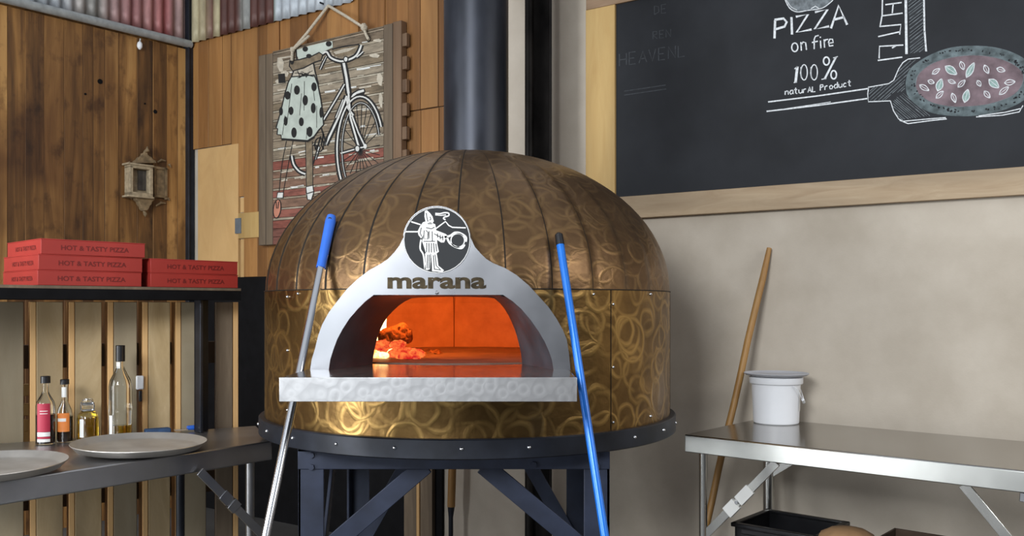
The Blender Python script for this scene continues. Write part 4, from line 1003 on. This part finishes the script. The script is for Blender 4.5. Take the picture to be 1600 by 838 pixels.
r_, c, k = bottle('sauce_bottle', 'glass bottle with a crimson label and black cap, leftmost of four', 71, 694, 1, [(13.5, 0), (14, 1.5), (14, 60), (12.5, 66), (6, 78), (4.6, 82), (4.6, 96), (3.6, 96)], (7.2, 95, 106, BLACK_PL), [CLEAR], (12.6, 1.5, 46, SAUCE))
for z0, z1, m in ((20, 72-8, LABEL_RED), (13, 19.6, LABEL_WHITE), (9.5, 12.6, LABEL_RED), (4.5, 9, LABEL_WHITE)): label_arc(r_, c, k, 14.25, z0, z1, -25, 55, m)
for z in (48, 52): label_arc(r_, c, k, 14.4, z, z+.9, -5, 40, LABEL_WHITE, 'label_print')
r_, c, k = bottle('sauce_bottle', 'dark sauce bottle with an orange label and black cap, second from left', 101, 691, 1, [(11, 0), (11.5, 1.5), (11.5, 40), (9.5, 52), (5, 62), (4.2, 68), (4.2, 92), (3.2, 92)], (6.6, 90, 98, BLACK_PL), [CLEAR], (10.3, 1.5, 40, SAUCE))
label_arc(r_, c, k, 11.7, 17, 46, -42, 62, LABEL_ORANGE); label_arc(r_, c, k, 11.85, 33, 38, -30, 36, LABEL_WHITE, 'label_print'); label_arc(r_, c, k, 4.4, 70, 86, -60, 60, LABEL_WHITE, 'neck_label')
r_, c, k = bottle('oil_jar', 'short swing-top glass jar of yellow oil, third of the bottles', 137, 688, 1, [(14.5, 0), (15.5, 2), (15.5, 34), (13, 42), (9.5, 45), (9, 52), (10, 56), (9, 56)], None, [CLEAR], (14.2, 2, 36, OIL))
MB().lathe([(8.6*k, 55*k), (9.4*k, 58*k), (7.5*k, 64*k), (2*k, 65*k)], c, 24).build('glass_lid', CLEAR, r_)
mb = MB()
for z in (47, 57): mb.tube([c+Vector((10.2*k*math.cos(a), 10.2*k*math.sin(a), z*k)) for a in [2*math.pi*i/24 for i in range(25)]], .8*k, 8)
mb.tube([c+Vector((10.5*k, -2*k, 47*k)), c+Vector((12.5*k, -4*k, 54*k)), c+Vector((9*k, -6*k, 62*k)), c+Vector((0, -5*k, 65*k)), c+Vector((-9*k, -4*k, 58*k)), c+Vector((-10*k, -2*k, 47*k))], .8*k, 8)
mb.build('swing_clasp', CHROME, r_); label_arc(r_, c, k, 15.7, 6, 34, -20, 4, LABEL_WHITE)
r_, c, k = bottle('oil_bottle', 'tall clear bottle with a black cap and a little oil left', 188, 686, 1, [(16.5, 0), (17, 2), (17, 82), (15, 92), (7, 108), (5.4, 114), (5.4, 140), (4.4, 140)], (7.0, 121, 146, BLACK_PL), [CLEAR], (15.5, 2, 22, OIL))
label_arc(r_, c, k, 17.25, 8, 38, -42, -18, LABEL_WHITE); label_arc(r_, c, k, 5.7, 110, 120, -60, 20, LABEL_WHITE, 'neck_label')
# blue things behind the pan
kn = thing('knife', 'silver blade with a blue handle lying by the rack post', 'knife', on_z(293, 674, ZT_))
a_, b_ = on_z(273, 677, ZT_), on_z(316, 673.5, ZT_); up = Vector((0, 0, .016))
mid = a_.lerp(b_, .45)
MB().bar(a_+up*.7, mid+up*.7, .026, .006).build('blade', CHROME, kn, bevel=.001)
MB().tube([mid+up, mid.lerp(b_, .5)+up, mid.lerp(b_, .75)+up], [.009, .0105, .008], 12).build('handle', BLUE_GRIP, kn); MB().tube([mid.lerp(b_, .75)+up, b_+up], [.008, .0075], 12).build('end_cap', CHROME, kn)
a_, b_ = on_z(226, 681.5, ZT_), on_z(266, 678.5, ZT_)
MB_ = MB().bar(a_+up*1.0, b_+up*1.0, .04, .020); tag(MB_.build('folded_cloth', simple('dark_blue_cloth', (.03, .07, .16), .8, 0, .3, 30, .2), loc=a_, bevel=.005), 'dark blue folded cloth lying behind the round pan', 'cloth')

# ================================================================== STICKS
def dome_hit(u, v):
    o = Vector((0, 0, CH)); r = Vector(((u-U0)/F, 1, (V0-v)/F)); c = Vector((OC.x, OC.y, ZS)); sc = Vector((1/RO, 1/RO, 1/HDOME))
    a = Vector([x*y for x, y in zip(o-c, sc)]); b = Vector([x*y for x, y in zip(r, sc)])
    A_, B_, C_ = b.dot(b), 2*a.dot(b), a.dot(a)-1; t = (-B_-math.sqrt(max(0, B_*B_-4*A_*C_)))/(2*A_)
    return o+r*t
t0 = dome_hit(516, 345); top = at(518, 338, t0.y-.035)
dv = (838-403)/(415-507)
bot_y = 2.16; vb = V0+CH*F/bot_y; bot = at(518+(vb-338)/((838-338)/(415-518)), vb, bot_y)
mp = thing('mop_stick', 'steel pole with a blue grip leaning on the left of the oven dome', 'mop', bot)
g = top.lerp(bot, .082+.02)
MB().tube([g.lerp(top, .15), bot], .0125, 16).build('pole', CHROME, mp)
grip = MB(); dn = (g-top).normalized(); grip.tube([top-dn*.005, top, top+dn*.02, top+dn*.06, top.lerp(g, .9), g], [.006, .014, .0175, .0165, .015, .0155], 16); gp = grip.build('grip', BLUE_GRIP, mp)
q = top+dn*.012; MB().tube([q-Vector((0, .018, 0)), q+Vector((0, .018, 0))], .006, 10).build('hang_hole', INK, gp)
MB().tube([bot+(top-bot).normalized()*.15, bot], [.0135, .0135], 14).build('foot_socket', BLACK_PL, mp)
t1 = dome_hit(874, 372); top = at(873, 367, t1.y-.03)
bot_y = 2.30; vb = V0+CH*F/bot_y; bot = at(873+(vb-367)*((945-873)/(838-367)), vb, bot_y)
bs = thing('broom_pole', 'long blue pole with a dark tip leaning on the right of the oven dome', 'pole', bot)
dn = (bot-top).normalized()
MB().tube([top+dn*.03, bot], .0125, 16).build('shaft', BLUE_POLE, bs); MB().tube([top-dn*.006, top, top+dn*.035], [.006, .0125, .0135], 14).build('end_tip', BLACK_PL, bs)
wt = BW.off(.018).hit(1202, 388); by = 3.75; vb = V0+CH*F/by; wb = at(1202-.228*(vb-388), vb, by)
mb = MB(); n_ = 12; mb.tube([wt.lerp(wb, k/n_)+Vector((.002*math.sin(k*1.7), 0, 0)) for k in range(n_+1)], [.011]+[.0150]*(n_-1)+[.0145], 14)
tag(mb.build('wooden_stick', STICK_WOOD, loc=wb), 'brown wooden broomstick leaning on the plaster wall behind the bucket', 'stick')

# ================================================================== RIGHT TABLE
FLc, FRc = on_z(1070, 679, ZT_), on_z(1600, 735.8, ZT_); d_ = (FRc-FLc).normalized(); nb = Vector((-d_.y, d_.x, 0)); 
if nb.y < 0: nb = -nb
rt = thing('steel_table', 'bright stainless steel table along the plaster wall, holding the bucket', 'table', FLc+d_*.9+nb*.33+Vector((0, 0, -.9)))
WT, LT = .665, 1.95
p_ = [FLc, FLc+d_*LT, FLc+d_*LT+nb*WT, FLc+nb*WT]
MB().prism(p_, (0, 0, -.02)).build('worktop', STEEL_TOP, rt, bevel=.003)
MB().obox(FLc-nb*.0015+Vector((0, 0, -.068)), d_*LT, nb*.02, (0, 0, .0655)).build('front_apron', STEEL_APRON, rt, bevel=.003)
MB().obox(FLc-d_*.0015+nb*.019+Vector((0, 0, -.068)), d_*.02, nb*(WT-.019), (0, 0, .0655)).build('end_apron', STEEL_TABLE, rt, bevel=.002)
def leg(q, r=.016): MB().tube([(q.x, q.y, 0), (q.x, q.y, .834)], r, 16).build('leg', STEEL_TABLE, rt)
lf_, lb_ = FLc+d_*.055+nb*.045, FLc+d_*.055+nb*(WT-.045); rf_, rb_ = FLc+d_*(LT-.06)+nb*.045, FLc+d_*(LT-.06)+nb*(WT-.045)
for q in (lf_, rf_): leg(q)
for q in (lb_, rb_): leg(q, .024)
def brace(a, b, t0, t1, cm):
    o = MB().bar(a, b, .009, .032).build('brace', STEEL_TABLE, rt, bevel=.001); dd = b-a
    mb = MB(); mb.bar(a+dd*t0, a+dd*t1, .016, .042); mb.bar(a+dd*(t1+.03), a+dd*(t1+.03+(t1-t0)*.8), .018, .046); mb.build('brace_clip', cm, o, bevel=.001)
    c_ = a+dd*(t1+.015); MB().tube([c_-nb*.014, c_+nb*.014], .006, 10).build('pivot_pin', CHROME, o)
def low(q, z): return Vector((q.x, q.y, z))
brace(low(lf_+d_*.30, .825), low(lf_, .50), .34, .50, LABEL_WHITE)
brace(low(lb_+d_*.24, .825), low(lb_, .66), .12, .24, STEEL_DARK)
ra = at(1505, 757, 2.90); brace(ra, ra+d_*.28+Vector((0, 0, -.33)), .62, .80, STEEL)
rb2 = at(1594, 776, 2.90); MB().bar(rb2, rb2+d_*.25+Vector((0, 0, -.02)), .02, .03).build('rail', STEEL, rt, bevel=.002)

# bucket with a plate on it
bc = on_z(1212.5, 661, ZT_); k = bc.y/F; c = Vector((bc.x, bc.y, ZT_+.0005))
bu = thing('bucket', 'white plastic bucket standing on the steel table', 'bucket', c)
MB().lathe([(33*k, 0), (34.5*k, 1.5*k), (37*k, 62*k), (40, 62) and (40*k, 62*k), (40.6*k, 63*k), (40.6*k, 71.5*k), (39*k, 72.5*k), (10*k, 73*k)], c, 56).build('body', WHITE_PL, bu, bevel=0)
def bk_(a, z, r): return c+Vector((r*k*math.cos(R(a)), r*k*math.sin(R(a)), z*k))
mb = MB(); mb.tube([bk_(-66, 60, 39), bk_(-58, 56, 40.5), bk_(-44, 46, 40.5), bk_(-30, 37, 41), bk_(-18, 33, 41.5), bk_(-4, 40, 41.5), bk_(8, 50, 41), bk_(14, 58, 40)], .0022, 8); hd = mb.build('bail', WHITE_PL, bu)
e0, e1 = bk_(-32, 38.5, 41), bk_(-16, 33, 41.5)
MB().tube([e0, e1], .0062, 12).build('hand_grip', WHITE_PL, hd)
mb = MB(); vs = []
for i in range(9):
    a = R(-38+i*5)
    for z in (20, 53): r = (34.5+2.5*z/62)*k+.0012; vs.append(c+Vector((r*math.cos(a), r*math.sin(a), z*k)))
mb.add(vs, [(2*i, 2*i+2, 2*i+3, 2*i+1) for i in range(8)]); mb.build('sticker', LABEL_WHITE, bu)
zl = ZT_+73.5*k
cl = Vector((c.x+.001, c.y, zl)); mb = MB(); mb.lathe([(.001, .004), (40*k, .004), (46*k, .008), (49*k, .0135), (49.5*k, .0115), (46*k, .004), (40*k, 0), (.001, 0)], cl, 56, 0, False, False)
tag(mb.build('plate', GREY_PLASTIC, loc=cl), 'grey round plate lying on top of the white bucket', 'plate')
up = Vector((0, 0, 1))
# black crate and carton under the table
y_ = 3.72; p0 = at(1148, 814, 3.56); p0.z = 0; 
ca, cb_ = d_*.33, nb*.30; zc = CH-(818-V0)/F*3.56
cr_ = thing('plastic_crate', 'black plastic crate on the floor under the steel table', 'crate', p0+ca*.5+cb_*.5)
mb = MB(); t_ = .012
for o_, a, b in ((p0, ca, nb*t_), (p0+cb_-nb*t_, ca, nb*t_), (p0, d_*t_, cb_), (p0+ca-d_*t_, d_*t_, cb_)): mb.obox(o_+up*.02, a, b, up*(zc-.02))
mb.obox(p0, ca, cb_, up*.02); mb.build('crate_body', BLACK_PL, cr_, bevel=.002)
mb = MB()
for o_, a, b in ((p0-nb*.012-d_*.012, ca+d_*.024, nb*.024), (p0+cb_-nb*.012-d_*.012, ca+d_*.024, nb*.024), (p0-d_*.012-nb*.012, d_*.024, cb_+nb*.024), (p0+ca-d_*.012-nb*.012, d_*.024, cb_+nb*.024)): mb.obox(o_+up*(zc-.012), a, b, up*.016)
mb.build('crate_rim', BLACK_PL, cr_, bevel=.003)
mb = MB(); mb.obox(p0+ca*.12-nb*.03+up*(zc-.03), ca*.70, nb*.02, up*.022); mb.build('crate_handle', BLACK_PL, cr_, bevel=.004)
sk_c = at(1324, 838, 3.12); sk_h = CH-(826.5-V0)/F*3.10
sc0 = Vector((sk_c.x, sk_c.y, 0)); mb = MB()
mb.lathe([(.085, 0), (.105, .02), (.11, .2), (.105, sk_h-.06), (.090, sk_h-.026), (.058, sk_h-.007), (.015, sk_h)], sc0, 36)
rn = random.Random(2); mb.v = [x+Vector((rn.uniform(-.003, .003), rn.uniform(-.003, .003), 0)) for x in mb.v]
tag(mb.build('paper_sack', CARD, loc=sc0), 'rounded brown sack on the floor beside the black crate', 'sack')
db = at(1372, 838, 3.30); db.z = 0; zd = CH-(829-V0)/F*3.4
dk = thing('dark_box', 'dark brown open box right of the brown paper sack under the steel table', 'box', db+d_*.16+nb*.1)
DARK_CARD = simple('dark_card', (.06, .035, .022), .8, 0, .3, 10)
mb = MB()
for o_, a, b in ((db, d_*.32, nb*.008), (db+nb*.17, d_*.32, nb*.008), (db, d_*.008, nb*.178), (db+d_*.312, d_*.008, nb*.178)): mb.obox(o_, a, b, up*zd)
mb.obox(db, d_*.32, nb*.178, up*.008); mb.build('box_body', DARK_CARD, dk)
MB().obox(db+nb*.178+up*zd, d_*.32, nb*.06-up*.05, nb*.003).build('flap', DARK_CARD, dk)

# timber leaning behind the oven stand
pz = at(657, 760, 4.62); q0 = BW.off(.03)
ZBT = BW.off(.05).hit(650, 560).z
def standing(name, m, u0, u1, o1, lab, cat):
    P_ = BW.off(.022); s0, s1 = P_.s_of(u1), P_.s_of(u0); a = BW.pt(s0, .001, .022)
    o = MB().obox(a, BW.d*(s1-s0), BW.n*(o1-.022), (0, 0, ZBT)).build(name, m, loc=a, bevel=.002); return tag(o, lab, cat)
standing('timber_board', OLD_PLANK, 636, 655.6, .05, 'dark brown board left of the pale batten behind the oven stand', 'board')
standing('timber_board', OLD_PLANK, 661.4, 680, .05, 'dark brown board right of the pale batten behind the oven stand', 'board')
standing('timber_batten', SLAT_EDGE, 656.2, 660.8, .055, 'thin pale batten standing between dark boards behind the oven stand', 'batten')
pp = BW.off(.10); a_ = pp.hit(708, 690); b_ = pp.hit(705, 792); dd = (b_-a_).normalized()
pw = thing('peel_handle', 'orange wooden pole with a dark metal end standing behind the oven stand', 'pole', (b_.x, b_.y, 0))
a_ = a_-dd*.5; MB().tube([a_, b_], .022, 14).build('shaft', STICK_WOOD, pw); e = b_+dd*.06; f2 = Vector((e.x, e.y, .001)); MB().tube([b_, e, f2], [.020, .013, .013], 12).build('metal_end', BLACK_STEEL, pw)

# ================================================================== CAMERA, LIGHT
cam = bpy.data.cameras.new('camera'); co = bpy.data.objects.new('camera', cam); C.objects.link(co)
co.location = (0, 0, CH); co.rotation_euler = (R(90), 0, 0); cam.sensor_fit = 'HORIZONTAL'; cam.sensor_width = 36; cam.lens = F/1600*36; cam.shift_y = (V0-419)/1600; cam.clip_start = .05
bpy.context.scene.camera = co
def area(name, loc, target, sx, sy, energy, col):
    l = bpy.data.lights.new(name, 'AREA'); l.shape = 'RECTANGLE'; l.size = sx; l.size_y = sy; l.energy = energy; l.color = col
    o = bpy.data.objects.new(name, l); C.objects.link(o); o.location = loc
    o.rotation_euler = (Vector(target)-Vector(loc)).to_track_quat('-Z', 'Y').to_euler(); return o
area('front_daylight', (-1.9, -1.9, 3.1), (0, 3.8, 1.4), 1.5, 1.3, 240, (.95, .98, 1.0))
area('doorway_daylight', (-4.5, .5, 1.6), (-.5, 3.4, 1.2), 1.8, 2.8, 175, (.95, .98, 1.0))
area('street_daylight', (-2.1, -3.4, 1.0), (-.2, 2.8, 1.1), 1.7, 1.6, 20, (.88, .95, 1.0))
area('side_daylight', (3.4, .9, 2.75), (.2, 3.0, 1.4), 2.4, 1.0, 42, (1.0, .98, .95))
fo = area('fire_glow', (-.42, 3.32, 1.50), (.02, 4.1, 1.34), .16, .16, 6.2, (1.0, .235, .037))
wd = bpy.data.worlds.new('world'); bpy.context.scene.world = wd; wd.use_nodes = True
bg = wd.node_tree.nodes['Background']; t_ = wd.node_tree; tc_ = N(t_, 'TexCoord'); sx_ = N(t_, 'SeparateXYZ'); t_.links.new(tc_.outputs['Generated'], sx_.inputs[0])
t_.links.new(ramp(t_, mth(t_, 'ADD', mth(t_, 'MULTIPLY', sx_.outputs[2], .5), .5), [(.45, (.05, .05, .055)), (.62, (.17, .175, .19)), (.85, (.60, .63, .68))]), bg.inputs[0]); bg.inputs[1].default_value = .9
vs_ = bpy.context.scene.view_settings; vs_.view_transform = 'Standard'; vs_.look = 'None'; vs_.gamma = 1; vs_.use_curve_mapping = False; vs_.exposure = 0.0
